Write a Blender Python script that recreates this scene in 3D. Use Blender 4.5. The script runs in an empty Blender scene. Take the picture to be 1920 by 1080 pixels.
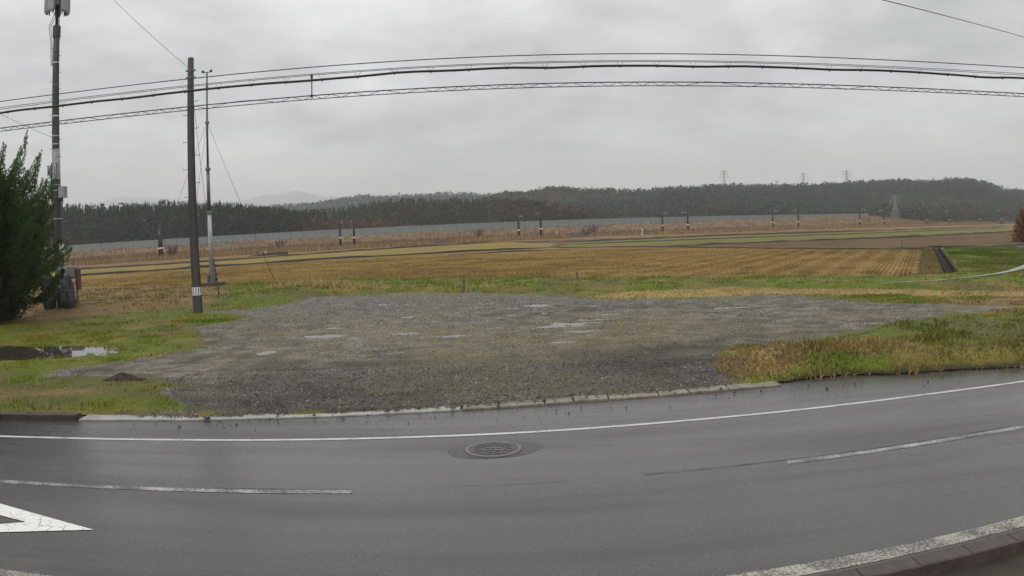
import bpy, math, random
import numpy as np
from mathutils import Vector, Matrix

random.seed(7)
RNG = np.random.default_rng(11)
SC = bpy.context.scene
COL = SC.collection

# ------------------------------------------------------------------ camera
# A wide security camera with barrel distortion: r_u = r * (1 + K r^2), focal length F (for a 1920 wide frame).
K_LENS, F_LENS, HZ, ROLL, CAM_H = 1.8e-7, 1480.0, 114.0, 0.037, 3.2
_a = math.atan(ROLL)
_p = math.atan(HZ * math.cos(_a) / F_LENS)
cam = bpy.data.cameras.new('camera')
cam_o = bpy.data.objects.new('camera', cam)
COL.objects.link(cam_o)
_right = Vector((1, 0, 0)); _fwd = Vector((0, math.cos(_p), -math.sin(_p))); _down = Vector((0, -math.sin(_p), -math.cos(_p)))
_ix = _right * math.cos(_a) + _down * math.sin(_a)
_iy = -(_down * math.cos(_a) - _right * math.sin(_a))
_m = Matrix.Identity(4)
for i in range(3):
    _m[i][0] = _ix[i]; _m[i][1] = _iy[i]; _m[i][2] = -_fwd[i]
_m[2][3] = CAM_H
cam_o.matrix_world = _m
SC.render.engine = 'CYCLES'
cam.type = 'PANO'
cam.sensor_fit = 'HORIZONTAL'; cam.sensor_width = 36.0; cam.sensor_height = 20.25
cam.clip_start = 0.1; cam.clip_end = 40000
_r = np.linspace(0, 1150, 400)
_th = np.arctan(_r * (1 + K_LENS * _r ** 2) / F_LENS)
_mm = _r * 36.0 / 1920
_A = np.stack([_mm, _mm ** 2, _mm ** 3, _mm ** 4], 1)
_c = np.linalg.lstsq(_A, _th, rcond=None)[0]
cc = cam if hasattr(cam, "panorama_type") else cam.cycles
cc.panorama_type = 'FISHEYE_LENS_POLYNOMIAL'
cc.fisheye_fov = math.pi
cc.fisheye_polynomial_k0 = 0.0
cc.fisheye_polynomial_k1 = -float(_c[0]); cc.fisheye_polynomial_k2 = -float(_c[1])
cc.fisheye_polynomial_k3 = -float(_c[2]); cc.fisheye_polynomial_k4 = -float(_c[3])
SC.camera = cam_o
SC.cycles.volume_bounces = 1
SC.cycles.max_bounces = 6
SC.cycles.use_denoising = True
SC.cycles.denoising_prefilter = 'NONE'
SC.render.filter_size = 0.9

# ------------------------------------------------------------------ node helper
class NT:
    def __init__(s, tree): s.t = tree; s.n = tree.nodes; s.l = tree.links
    def new(s, typ, ins=None, **props):
        nd = s.n.new(typ)
        for k, v in props.items(): setattr(nd, k, v)
        if ins:
            for k, v in ins.items(): s.put(nd.inputs[k], v)
        return nd
    def put(s, sock, v):
        if hasattr(v, 'is_output'): s.l.new(v, sock)
        else: sock.default_value = v
    def math(s, op, a, b=0.0, clamp=False):
        nd = s.new('ShaderNodeMath', operation=op, use_clamp=clamp)
        s.put(nd.inputs[0], a); s.put(nd.inputs[1], b); return nd.outputs[0]
    def mix(s, f, a, b, mode='MIX'):
        nd = s.new('ShaderNodeMix', data_type='RGBA', blend_type=mode)
        s.put(nd.inputs[0], f)
        for k, v in ((6, a), (7, b)):
            s.put(nd.inputs[k], (v[0], v[1], v[2], 1) if isinstance(v, tuple) else v)
        return nd.outputs[2]
    def noise(s, vec, scale, detail=3.0, rough=0.55, dist=0.0):
        nd = s.new('ShaderNodeTexNoise', {'Scale': scale, 'Detail': detail, 'Roughness': rough, 'Distortion': dist})
        if vec is not None: s.l.new(vec, nd.inputs['Vector'])
        return nd.outputs[0]
    def ramp(s, f, lo, hi, a=0.0, b=1.0):
        nd = s.new('ShaderNodeMapRange', {1: lo, 2: hi, 3: a, 4: b}); nd.clamp = True
        s.put(nd.inputs[0], f); return nd.outputs[0]

# ------------------------------------------------------------------ sky, sun, exposure
SUN_EL, SUN_AZ = math.radians(48), math.radians(205)
W = bpy.data.worlds.new('World'); SC.world = W; W.use_nodes = True
w = NT(W.node_tree); w.n.clear()
out = w.new('ShaderNodeOutputWorld')
sky = w.new('ShaderNodeTexSky', sky_type='NISHITA', sun_disc=False)
sky.sun_elevation = SUN_EL; sky.sun_rotation = SUN_AZ
bg0 = w.new('ShaderNodeBackground', {'Color': sky.outputs[0], 'Strength': 0.08})
tc = w.new('ShaderNodeTexCoord')
sep = w.new('ShaderNodeSeparateXYZ', {0: tc.outputs['Generated']})
zz = w.math('MAXIMUM', sep.outputs[2], 0.0)
den = w.math('ADD', zz, 0.22)
cx = w.math('DIVIDE', sep.outputs[0], den); cy = w.math('DIVIDE', sep.outputs[1], den)
cv = w.new('ShaderNodeCombineXYZ', {0: cx, 1: cy, 2: 0.3}).outputs[0]
n1 = w.noise(cv, 0.85, 4.0, 0.5, 0.6)
n2 = w.noise(cv, 3.4, 4.0, 0.55, 0.2)
nn = w.math('ADD', w.math('MULTIPLY', n1, 0.62), w.math('MULTIPLY', n2, 0.38))
cl = w.ramp(nn, 0.36, 0.64)
cloud = w.mix(cl, (0.45, 0.48, 0.49), (0.98, 0.965, 0.985))
grad = w.math('ADD', 0.93, w.math('MULTIPLY', zz, 0.55))       # an overcast vault is brighter towards the zenith
bg1 = w.new('ShaderNodeBackground', {'Color': cloud, 'Strength': grad})
mixs = w.new('ShaderNodeMixShader', {0: 0.96, 1: bg0.outputs[0], 2: bg1.outputs[0]})
w.l.new(mixs.outputs[0], out.inputs[0])

sun = bpy.data.lights.new('sun', 'SUN'); sun.energy = 1.1; sun.angle = math.radians(45); sun.color = (1.0, 0.95, 0.88)
sun_o = bpy.data.objects.new('sun', sun); COL.objects.link(sun_o)
sd = Vector((math.sin(SUN_AZ) * math.cos(SUN_EL), math.cos(SUN_AZ) * math.cos(SUN_EL), math.sin(SUN_EL)))
sun_o.rotation_euler = sd.to_track_quat('Z', 'Y').to_euler()
SC.view_settings.view_transform = 'Standard'; SC.view_settings.look = 'None'
SC.view_settings.exposure = 0.12; SC.view_settings.gamma = 1.0

# ------------------------------------------------------------------ mesh helpers
def tag(o, label=None, cat=None, group=None, kind=None):
    if label: o['label'] = label
    if cat: o['category'] = cat
    if group: o['group'] = group
    if kind: o['kind'] = kind
    return o

def link(name, data, parent=None, loc=None):
    o = bpy.data.objects.new(name, data); COL.objects.link(o)
    if parent is not None: o.parent = parent
    if loc is not None: o.location = loc
    return o

def empty(name, loc=(0, 0, 0)):
    o = link(name, None, None, loc); o.empty_display_size = 0.2; return o

def npmesh(name, V, F, mat, parent=None, attrs=None, smooth=False, loc=None):
    V = np.asarray(V, np.float32); F = np.asarray(F, np.int32)
    me = bpy.data.meshes.new(name); k = F.shape[1]
    me.vertices.add(len(V)); me.vertices.foreach_set('co', V.ravel())
    me.loops.add(F.size); me.loops.foreach_set('vertex_index', F.ravel())
    me.polygons.add(len(F)); me.polygons.foreach_set('loop_start', np.arange(0, F.size, k, dtype=np.int32))
    me.polygons.foreach_set('loop_total', np.full(len(F), k, np.int32))
    if smooth: me.polygons.foreach_set('use_smooth', np.ones(len(F), bool))
    for an, (typ, arr) in (attrs or {}).items():
        at = me.attributes.new(an, typ, 'POINT')
        at.data.foreach_set('color' if typ == 'FLOAT_COLOR' else 'value', np.asarray(arr, np.float32).ravel())
    me.update(calc_edges=True); me.validate()
    me.materials.append(mat)
    return link(name, me, parent, loc)

class MB:
    def __init__(s): s.v = []; s.f = []
    def box(s, c, size, rz=0.0, taper=1.0):
        b = len(s.v); hx, hy, hz = size[0] / 2, size[1] / 2, size[2] / 2; ca, sa = math.cos(rz), math.sin(rz)
        for z in (-1, 1):
            t = taper if z > 0 else 1.0
            for x, y in ((-1, -1), (1, -1), (1, 1), (-1, 1)):
                X, Y = x * hx * t, y * hy * t
                s.v.append((c[0] + X * ca - Y * sa, c[1] + X * sa + Y * ca, c[2] + z * hz))
        for q in ((0, 3, 2, 1), (4, 5, 6, 7), (0, 1, 5, 4), (1, 2, 6, 5), (2, 3, 7, 6), (3, 0, 4, 7)):
            s.f.append(tuple(b + i for i in q))
        return s
    def tube(s, pts, rad, n=8, cap=True):
        pts = [Vector(p) for p in pts]
        if not hasattr(rad, '__len__'): rad = [rad] * len(pts)
        b = len(s.v); ref = None
        for i, p in enumerate(pts):
            d = (pts[min(i + 1, len(pts) - 1)] - pts[max(i - 1, 0)]).normalized()
            if ref is None: ref = Vector((0, 0, 1)) if abs(d.z) < 0.9 else Vector((1, 0, 0))
            u = (ref - d * ref.dot(d)).normalized(); ref = u; v = d.cross(u)
            for k in range(n):
                t = 2 * math.pi * k / n
                s.v.append(tuple(p + (u * math.cos(t) + v * math.sin(t)) * rad[i]))
        for i in range(len(pts) - 1):
            for k in range(n):
                k2 = (k + 1) % n
                s.f.append((b + i * n + k, b + i * n + k2, b + (i + 1) * n + k2, b + (i + 1) * n + k))
        if cap:
            s.f.append(tuple(b + k for k in range(n))[::-1])
            s.f.append(tuple(b + (len(pts) - 1) * n + k for k in range(n)))
        return s
    def lathe(s, prof, c=(0, 0, 0), n=24):
        b = len(s.v)
        for r, z in prof:
            for k in range(n):
                t = 2 * math.pi * k / n; s.v.append((c[0] + r * math.cos(t), c[1] + r * math.sin(t), c[2] + z))
        for i in range(len(prof) - 1):
            for k in range(n):
                k2 = (k + 1) % n; s.f.append((b + i * n + k, b + i * n + k2, b + (i + 1) * n + k2, b + (i + 1) * n + k))
        if prof[-1][0] > 1e-4: s.f.append(tuple(b + (len(prof) - 1) * n + k for k in range(n)))
        return s
    def prism(s, poly, z0, z1):
        b = len(s.v); n = len(poly)
        for z in (z0, z1):
            for p in poly: s.v.append((p[0], p[1], z))
        s.f.append(tuple(b + n + k for k in range(n)))
        s.f.append(tuple(b + k for k in range(n))[::-1])
        for k in range(n): k2 = (k + 1) % n; s.f.append((b + k, b + k2, b + n + k2, b + n + k))
        return s
    def mesh(s, name, mat, smooth=False):
        me = bpy.data.meshes.new(name); me.from_pydata(s.v, [], s.f); me.update()
        if smooth: me.polygons.foreach_set('use_smooth', [len(p.vertices) <= 4 for p in me.polygons])
        me.materials.append(mat); return me
    def build(s, name, mat, parent=None, smooth=False, loc=None):
        return link(name, s.mesh(name, mat, smooth), parent, loc)

# lattice noise in numpy
def _hash(i, j, s):
    h = (i.astype(np.int64) * 374761393 + j.astype(np.int64) * 668265263 + s * 1442695041) & 0xffffffff
    h = ((h ^ (h >> 13)) * 1274126177) & 0xffffffff
    return ((h ^ (h >> 16)) & 0xffff) / 65535.0
def vnoise(x, y, s=0):
    xi = np.floor(x); yi = np.floor(y); fx = x - xi; fy = y - yi
    fx = fx * fx * (3 - 2 * fx); fy = fy * fy * (3 - 2 * fy)
    a = _hash(xi, yi, s); b = _hash(xi + 1, yi, s); c = _hash(xi, yi + 1, s); d = _hash(xi + 1, yi + 1, s)
    return (a * (1 - fx) + b * fx) * (1 - fy) + (c * (1 - fx) + d * fx) * fy
def fbm(x, y, sc, s=0, o=4):
    t = 0; amp = 0.5; tot = 0
    for k in range(o):
        t = t + amp * vnoise(x / sc * 2 ** k + 17.3 * k, y / sc * 2 ** k + 9.1 * k, s + k); tot += amp; amp *= 0.55
    return t / tot
def sdf(x, y, poly):
    """signed distance to a polygon, positive inside"""
    P = np.array(poly, float); d = np.full(x.shape, 1e9); ins = np.zeros(x.shape, bool)
    for i in range(len(P)):
        ax, ay = P[i]; bx, by = P[(i + 1) % len(P)]
        ex, ey = bx - ax, by - ay
        t = np.clip(((x - ax) * ex + (y - ay) * ey) / (ex * ex + ey * ey), 0, 1)
        d = np.minimum(d, np.hypot(x - ax - ex * t, y - ay - ey * t))
        c = ((ay > y) != (by > y)) & (x < ex * (y - ay) / (ey if abs(ey) > 1e-9 else 1e-9) + ax)
        ins ^= c
    return np.where(ins, d, -d)
def sstep(v, a, b):
    t = np.clip((v - a) / (b - a), 0, 1); return t * t * (3 - 2 * t)

# ------------------------------------------------------------------ materials
def pmat(name):
    m = bpy.data.materials.new(name); m.use_nodes = True
    t = NT(m.node_tree); b = t.n['Principled BSDF']; return m, t, b
def simple(name, col, rough=0.6, var=0.15, scale=3.0, metal=0.0, bump=0.0, spec=0.5, streak=False):
    m, t, b = pmat(name)
    g = t.new('ShaderNodeTexCoord').outputs['Object']
    if streak:
        g = t.new('ShaderNodeMapping', {'Vector': g, 'Scale': (1, 1, 0.12)}).outputs[0]
    n = t.noise(g, scale, 4.0, 0.6)
    lo = tuple(c * (1 - var) for c in col); hi = tuple(min(1, c * (1 + var)) for c in col)
    t.l.new(t.mix(t.ramp(n, 0.3, 0.7), lo, hi), b.inputs['Base Color'])
    b.inputs['Roughness'].default_value = rough; b.inputs['Metallic'].default_value = metal
    b.inputs['Specular IOR Level'].default_value = spec
    if bump:
        bp = t.new('ShaderNodeBump', {'Strength': bump, 'Distance': 0.02, 'Height': t.noise(g, scale * 6, 4.0)})
        t.l.new(bp.outputs[0], b.inputs['Normal'])
    return m
def attr_mat(name, rough=0.75, var=0.25, scale=30.0, bump=0.0, transl=0.0, spec=0.3, bdist=0.02):
    """colour from the point attribute 'col', with fine noise on top"""
    m, t, b = pmat(name)
    at = t.new('ShaderNodeAttribute', attribute_name='col').outputs['Color']
    g = t.new('ShaderNodeTexCoord').outputs['Object']
    n = t.noise(g, scale, 4.0, 0.65)
    f = t.ramp(n, 0.25, 0.75, 1 - var, 1 + var)
    cmb = t.new('ShaderNodeCombineXYZ', {0: f, 1: f, 2: f}).outputs[0]
    t.l.new(t.mix(1.0, at, cmb, 'MULTIPLY'), b.inputs['Base Color'])
    b.inputs['Roughness'].default_value = rough; b.inputs['Specular IOR Level'].default_value = spec
    if bump:
        bp = t.new('ShaderNodeBump', {'Strength': bump, 'Distance': bdist, 'Height': n})
        t.l.new(bp.outputs[0], b.inputs['Normal'])
    return m

def asphalt_mat():
    m, t, b = pmat('wet_asphalt')
    g = t.new('ShaderNodeTexCoord').outputs['Object']
    st = t.new('ShaderNodeMapping', {'Vector': g, 'Scale': (0.22, 1.0, 1.0)}).outputs[0]
    fine = t.noise(g, 70.0, 3.0, 0.75)
    mid = t.noise(g, 9.0, 4.0, 0.6)
    big = t.noise(st, 0.55, 4.0, 0.55)
    strk = t.noise(t.new('ShaderNodeMapping', {'Vector': g, 'Scale': (0.10, 2.4, 1.0)}).outputs[0], 1.0, 4.0, 0.6)
    c = t.mix(t.ramp(fine, 0.32, 0.70), (0.012, 0.011, 0.010), (0.094, 0.087, 0.076))
    c = t.mix(t.math('MULTIPLY', t.ramp(mid, 0.35, 0.75), 0.4), c, (0.060, 0.053, 0.046))
    c = t.mix(t.math('MULTIPLY', t.ramp(strk, 0.45, 0.72), 0.45), c, (0.030, 0.027, 0.025))
    vo = t.new('ShaderNodeTexVoronoi', {'Vector': g, 'Scale': 30.0})
    rnd = t.new('ShaderNodeSeparateColor', {0: vo.outputs['Color']}).outputs[0]
    speck = t.math('MULTIPLY', t.math('LESS_THAN', vo.outputs['Distance'], 0.36), t.math('GREATER_THAN', rnd, 0.94))
    c = t.mix(t.math('MULTIPLY', speck, 0.25), c, (0.30, 0.28, 0.25))
    t.l.new(c, b.inputs['Base Color'])
    r = t.math('ADD', t.ramp(big, 0.38, 0.62, 0.12, 0.36), t.math('MULTIPLY', t.math('SUBTRACT', strk, 0.5), 0.35))
    r = t.math('MAXIMUM', t.math('ADD', r, t.math('MULTIPLY', t.math('SUBTRACT', fine, 0.5), 0.25)), 0.12)
    t.l.new(r, b.inputs['Roughness'])
    bp = t.new('ShaderNodeBump', {'Strength': 0.35, 'Distance': 0.004, 'Height': fine})
    t.l.new(bp.outputs[0], b.inputs['Normal'])
    return m
def paint_mat(name, wear, col=(0.62, 0.62, 0.60)):
    m, t, b = pmat(name)
    g = t.new('ShaderNodeTexCoord').outputs['Object']
    n = t.noise(g, 34.0, 4.0, 0.75); n2 = t.noise(g, 2.2, 3.0, 0.6)
    f = t.ramp(t.math('ADD', n, t.math('MULTIPLY', t.math('SUBTRACT', n2, 0.5), 0.5)), wear - 0.06, wear + 0.06)
    t.l.new(t.mix(f, (0.055, 0.052, 0.05), col), b.inputs['Base Color'])
    b.inputs['Roughness'].default_value = 0.42
    return m

M = {}
M['asphalt'] = asphalt_mat()
M['line'] = paint_mat('worn_white_line', 0.41, (0.58, 0.58, 0.56))
M['line_thin'] = paint_mat('faded_white_line', 0.52, (0.40, 0.40, 0.38))
M['line_edge'] = paint_mat('coarse_edge_line', 0.50, (0.38, 0.36, 0.29))
M['land'] = attr_mat('gravel_and_soil', 0.7, 0.75, 24.0, 1.0, spec=0.12, bdist=0.03)
M['grass'] = attr_mat('grass_blades', 0.65, 0.12, 4.0, spec=0.1)
M['pebble'] = attr_mat('wet_pebbles', 0.5, 0.1, 9.0, spec=0.25)
M['field'] = attr_mat('stubble_field_soil', 0.9, 0.4, 5.0, 0.6, spec=0.05, bdist=0.06)
M['leaf'] = attr_mat('conifer_sprays', 0.6, 0.12, 3.0, spec=0.25)
M['forest'] = attr_mat('far_tree_foliage', 0.9, 0.12, 0.3, spec=0.1)
M['concrete'] = simple('weathered_concrete', (0.20, 0.195, 0.185), 0.7, 0.25, 3.0, bump=0.3, streak=True)
M['pole_brown'] = simple('brown_painted_steel', (0.055, 0.047, 0.045), 0.5, 0.2, 2.5, streak=True)
M['mast_grey'] = simple('dark_mast_concrete', (0.05, 0.052, 0.052), 0.6, 0.3, 3.0, streak=True)
M['mast_pale'] = simple('peeling_pale_wrap', (0.24, 0.26, 0.25), 0.6, 0.5, 7.0)
M['steel'] = simple('galvanised_steel', (0.42, 0.43, 0.43), 0.5, 0.15, 4.0, metal=0.2)
M['steel_dark'] = simple('dark_galvanised_steel', (0.13, 0.14, 0.14), 0.5, 0.2, 4.0, metal=0.4)
M['black'] = simple('black_rubber', (0.012, 0.012, 0.013), 0.5, 0.2)
M['wire_black'] = simple('black_cable', (0.012, 0.012, 0.014), 0.45, 0.2)
M['white'] = simple('white_enamel', (0.72, 0.72, 0.70), 0.45, 0.06)
M['grey_box'] = simple('pale_grey_box', (0.24, 0.25, 0.24), 0.5, 0.12)
M['antenna'] = simple('antenna_grey', (0.30, 0.31, 0.32), 0.5, 0.08)
M['kerb'] = simple('kerb_concrete', (0.19, 0.168, 0.13), 0.45, 0.55, 3.5, bump=0.5)
M['kerb_dark'] = simple('mossy_dark_kerb', (0.036, 0.029, 0.025), 0.6, 0.4, 5.0, bump=0.4)
M['kerb_brown'] = simple('brown_stained_kerb', (0.062, 0.046, 0.039), 0.55, 0.35, 9.0, bump=0.5)
M['iron'] = simple('cast_iron', (0.10, 0.093, 0.085), 0.42, 0.3, 12.0, metal=0.3, bump=0.2)
M['tarp'] = simple('dark_tarpaulin', (0.05, 0.052, 0.056), 0.38, 0.4, 2.5, bump=0.3)
M['tarp_red'] = simple('maroon_cloth', (0.09, 0.035, 0.035), 0.6, 0.3, 5.0)
M['soil'] = simple('dark_wet_soil', (0.035, 0.026, 0.018), 0.8, 0.35, 2.0, bump=0.5)
M['bund'] = simple('bund_turf', (0.105, 0.10, 0.03), 0.85, 0.35, 0.6, bump=0.5)
M['panel'] = simple('barrier_panel', (0.19, 0.215, 0.22), 0.6, 0.10, 0.5)
M['wood'] = simple('grey_wood', (0.10, 0.075, 0.05), 0.75, 0.3, 6.0)
M['bark'] = simple('juniper_bark', (0.07, 0.05, 0.038), 0.85, 0.35, 8.0, bump=0.6, streak=True)
M['stone'] = simple('wet_stone', (0.06, 0.055, 0.05), 0.45, 0.4, 14.0, bump=0.4)
M['hill'] = simple('forest_floor', (0.035, 0.036, 0.026), 0.95, 0.3, 0.02)
M['mountain'] = simple('mountain_forest', (0.05, 0.058, 0.05), 0.95, 0.3, 0.004)

def water_mat():
    m, t, b = pmat('puddle_water')
    g = t.new('ShaderNodeTexCoord').outputs['Object']
    b.inputs['Base Color'].default_value = (0.055, 0.048, 0.038, 1)
    b.inputs['Roughness'].default_value = 0.02; b.inputs['IOR'].default_value = 1.45
    bp = t.new('ShaderNodeBump', {'Strength': 0.02, 'Distance': 0.01, 'Height': t.noise(g, 7.0, 2.0)})
    t.l.new(bp.outputs[0], b.inputs['Normal'])
    return m
M['water'] = water_mat()
def stripe_mat(name, c1, c2, period, axis=2, slant=0.0):
    m, t, b = pmat(name)
    s = t.new('ShaderNodeSeparateXYZ', {0: t.new('ShaderNodeTexCoord').outputs['Object']})
    v = t.math('ADD', s.outputs[axis], t.math('MULTIPLY', s.outputs[0], slant))
    f = t.math('GREATER_THAN', t.math('FRACT', t.math('DIVIDE', t.math('ADD', v, 50.0), period)), 0.5)
    t.l.new(t.mix(f, c1, c2), b.inputs['Base Color']); b.inputs['Roughness'].default_value = 0.5
    return m
M['tiger'] = stripe_mat('striped_guard', (0.02, 0.02, 0.02), (0.34, 0.31, 0.20), 0.26)
M['tiger_wrap'] = stripe_mat('striped_pole_wrap', (0.025, 0.025, 0.025), (0.30, 0.30, 0.27), 0.34, 2, 0.25)

# ================================================================== THE SETTING
# ground: one big sheet to the horizon
def far_ground():
    n = 60
    t = np.linspace(-1, 1, n); g = np.sign(t) * np.abs(t) ** 2.6 * 9000
    X, Y = np.meshgrid(g, g); V = np.stack([X.ravel(), Y.ravel() , np.full(X.size, -0.14)], 1)
    idx = np.arange(n * n).reshape(n, n)
    F = np.stack([idx[:-1, :-1], idx[:-1, 1:], idx[1:, 1:], idx[1:, :-1]], -1).reshape(-1, 4)
    m, tt, b = pmat('far_farmland')
    gg = tt.new('ShaderNodeTexCoord').outputs['Object']
    c = tt.mix(tt.ramp(tt.noise(gg, 0.035, 4.0), 0.35, 0.65), (0.15, 0.12, 0.05), (0.20, 0.14, 0.075))
    c = tt.mix(tt.ramp(tt.noise(gg, 0.6, 4.0), 0.4, 0.7), c, (0.10, 0.085, 0.035))
    tt.l.new(c, b.inputs['Base Color']); b.inputs['Roughness'].default_value = 0.9
    o = npmesh('ground', V, F, m); tag(o, kind='structure')
far_ground()

# road curves (y as a function of x)
_ox = np.array([-9.2, -6.9, -4.9, -3.1, -1.4, 0.25, 2.86, 5.86, 7.63, 9.94]); _oy = np.array([11.71, 11.67, 11.69, 11.80, 11.93, 12.06, 12.22, 12.48, 12.68, 12.97])
_pf = np.polyfit(_ox, _oy, 2)
def curve(x, p=_pf):
    x = np.asarray(x, float); xc = np.clip(x, -12, 14)
    return np.polyval(p, xc) + (x - xc) * np.polyval(np.polyder(p), xc)
_cf = np.polyfit([-7.38, -5.58, -3.97, -2.09, 1.91, 3.57, 5.47, 7.78], [9.24, 9.22, 9.21, 9.25, 9.52, 9.62, 9.76, 10.07], 2)
def y_outer(x): return curve(x)
def y_centre(x): return curve(x, _cf)
_nf = np.polyfit([-5.22, 2.23, 3.77, 5.34], [6.33, 6.34, 6.54, 6.75], 2)
def y_near(x):
    xc = np.clip(np.asarray(x, float), -6, 7); return np.polyval(_nf, xc) + y_centre(x) - y_centre(xc)
_ex = [-60, -12, -10.5, -8.3, -5.5, -4.0, -2.5, -0.8, 1.3, 3.3, 4.8, 6.65, 8.55, 10.7, 20, 60]
_ey = [12.6, 12.86, 12.88, 12.97, 13.11, 13.28, 13.49, 13.71, 14.01, 14.19, 14.34, 14.45, 14.30, 14.1, 15.3, 21.6]
def y_far(x): return np.interp(x, _ex, _ey)
_kx = [-60, -10.5, -8.58, -6.7, -5.6, -4.1, -2.6, -0.8, 0.3, 1.3, 3.0, 4.55, 5.0, 6.9, 8.1, 9.4, 10.9, 20, 60]
_ky = [13.1, 13.42, 13.40, 13.38, 13.40, 13.60, 13.79, 14.00, 14.18, 14.36, 14.52, 14.68, 14.80, 15.0, 14.68, 14.58, 14.36, 15.6, 22.0]
def y_land(x): return np.interp(x, _kx, _ky) + 0.16 * (vnoise(np.asarray(x) * 1.7, np.asarray(x) * 0.0, 19) - 0.5) + 0.08 * (vnoise(np.asarray(x) * 5.1, np.asarray(x) * 0.0, 20) - 0.5)

def ribbon(name, xs, ya, yb, z, mat, kind='structure', parent=None):
    xs = np.asarray(xs, float); A = ya(xs); B = yb(xs); n = len(xs)
    dr = (lambda q: road_z(xs, q) + z) if z == 0.004 else (lambda q: np.full(n, z))
    V = np.concatenate([np.stack([xs, A, dr(A)], 1), np.stack([xs, B, dr(B)], 1)])
    i = np.arange(n - 1); F = np.stack([i, i + 1, n + i + 1, n + i], 1)
    o = npmesh(name, V, F, mat, parent)
    if kind and parent is None: tag(o, kind=kind)
    return o
xr = np.concatenate([np.linspace(-60, -15, 16)[:-1], np.linspace(-15, 15, 121), np.linspace(15, 60, 16)[1:]])
def road_z(X, Y):
    Z = 0.005 * (fbm(X, Y, 2.5, 3) - 0.5) * 2
    Z = Z - np.where(Y > y_outer(X), (Y - y_outer(X)) * 0.012, 0)
    return Z - 0.02 * np.exp(-(((X + 0.36) / 0.7) ** 2 + ((Y - 11.15) / 0.5) ** 2))    # settled asphalt round the manhole
# the road, with a little camber
def road():
    vs = np.linspace(0, 1, 60); X = np.repeat(xr[None], len(vs), 0)
    a = y_near(xr) - 0.42; b = y_land(xr) + 0.35
    Y = a[None] + (b - a)[None] * vs[:, None]
    Z = road_z(X, Y)
    n, mm = X.shape; idx = np.arange(n * mm).reshape(n, mm)
    F = np.stack([idx[:-1, :-1], idx[:-1, 1:], idx[1:, 1:], idx[1:, :-1]], -1).reshape(-1, 4)
    o = npmesh('road', np.stack([X.ravel(), Y.ravel(), Z.ravel()], 1), F, M['asphalt'], smooth=True); tag(o, kind='structure')
road()
PZ = 0.004
ribbon('edge_line', xr, lambda x: y_outer(x) - 0.05, lambda x: y_outer(x) + 0.05, PZ, M['line'])
ribbon('centre_line', np.linspace(-40, -2.08, 120), lambda x: y_centre(x) - 0.065, lambda x: y_centre(x) + 0.065, PZ, M['line_thin'])
ribbon('centre_line', np.linspace(3.56, 10.6, 60), lambda x: y_centre(x) - 0.07, lambda x: y_centre(x) + 0.07, PZ, M['line_thin'])
ribbon('edge_line', xr, lambda x: y_near(x) - 0.12, lambda x: y_near(x) + 0.11, PZ, M['line_edge'])
def seam(name, x0, x1, off, wob, wid, s):
    xs = np.linspace(x0, x1, 90)
    yc = y_centre(xs) + off + (fbm(xs, xs * 0, 0.6, s) - 0.5) * wob
    wd = wid * (0.4 + vnoise(xs * 5, xs * 0, s + 9))
    n = len(xs); V = np.concatenate([np.stack([xs, yc - wd, road_z(xs, yc) + 0.007], 1), np.stack([xs, yc + wd, road_z(xs, yc) + 0.007], 1)])
    i = np.arange(n - 1); tag(npmesh(name, V, np.stack([i, i + 1, n + i + 1, n + i], 1), M['soil']), kind='structure')
seam('asphalt_seam', 1.6, 7.6, 0.115, 0.05, 0.007, 31)
seam('asphalt_seam', -0.9, 0.6, 0.10, 0.09, 0.003, 32)
seam('asphalt_seam', -4.0, -2.3, 0.11, 0.05, 0.006, 33)
# painted hollow arrow head at the left
def arrow():
    m, t, b = pmat('cracked_white_paint')
    g = t.new('ShaderNodeTexCoord').outputs['Object']
    v = t.new('ShaderNodeTexVoronoi', {'Vector': t.new('ShaderNodeMapping', {'Vector': g, 'Scale': (1, 1.6, 1)}).outputs[0], 'Scale': 5.5}, feature='DISTANCE_TO_EDGE')
    crack = t.math('LESS_THAN', v.outputs['Distance'], 0.018)
    n = t.ramp(t.noise(g, 3.0, 4.0, 0.7), 0.40, 0.5)
    crack = t.math('MULTIPLY', crack, n)
    t.l.new(t.mix(crack, (0.78, 0.78, 0.74), (0.09, 0.09, 0.085)), b.inputs['Base Color']); b.inputs['Roughness'].default_value = 0.45
    O = [(-4.90, 7.67), (-6.73, 8.33), (-8.9, 9.05), (-8.45, 8.55), (-6.44, 7.93), (-5.92, 7.765), (-6.23, 7.64), (-7.5, 7.3), (-7.3, 7.08), (-6.05, 7.40)]
    V = [(x, y, 0.009) for x, y in O]
    me = bpy.data.meshes.new('road_arrow')
    me.from_pydata(V, [], [(0, 1, 4, 5), (1, 2, 3, 4), (0, 5, 6, 9), (9, 6, 7, 8)]); me.update(); me.materials.append(m)
    tag(link('road_arrow', me), kind='structure')
arrow()

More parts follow.
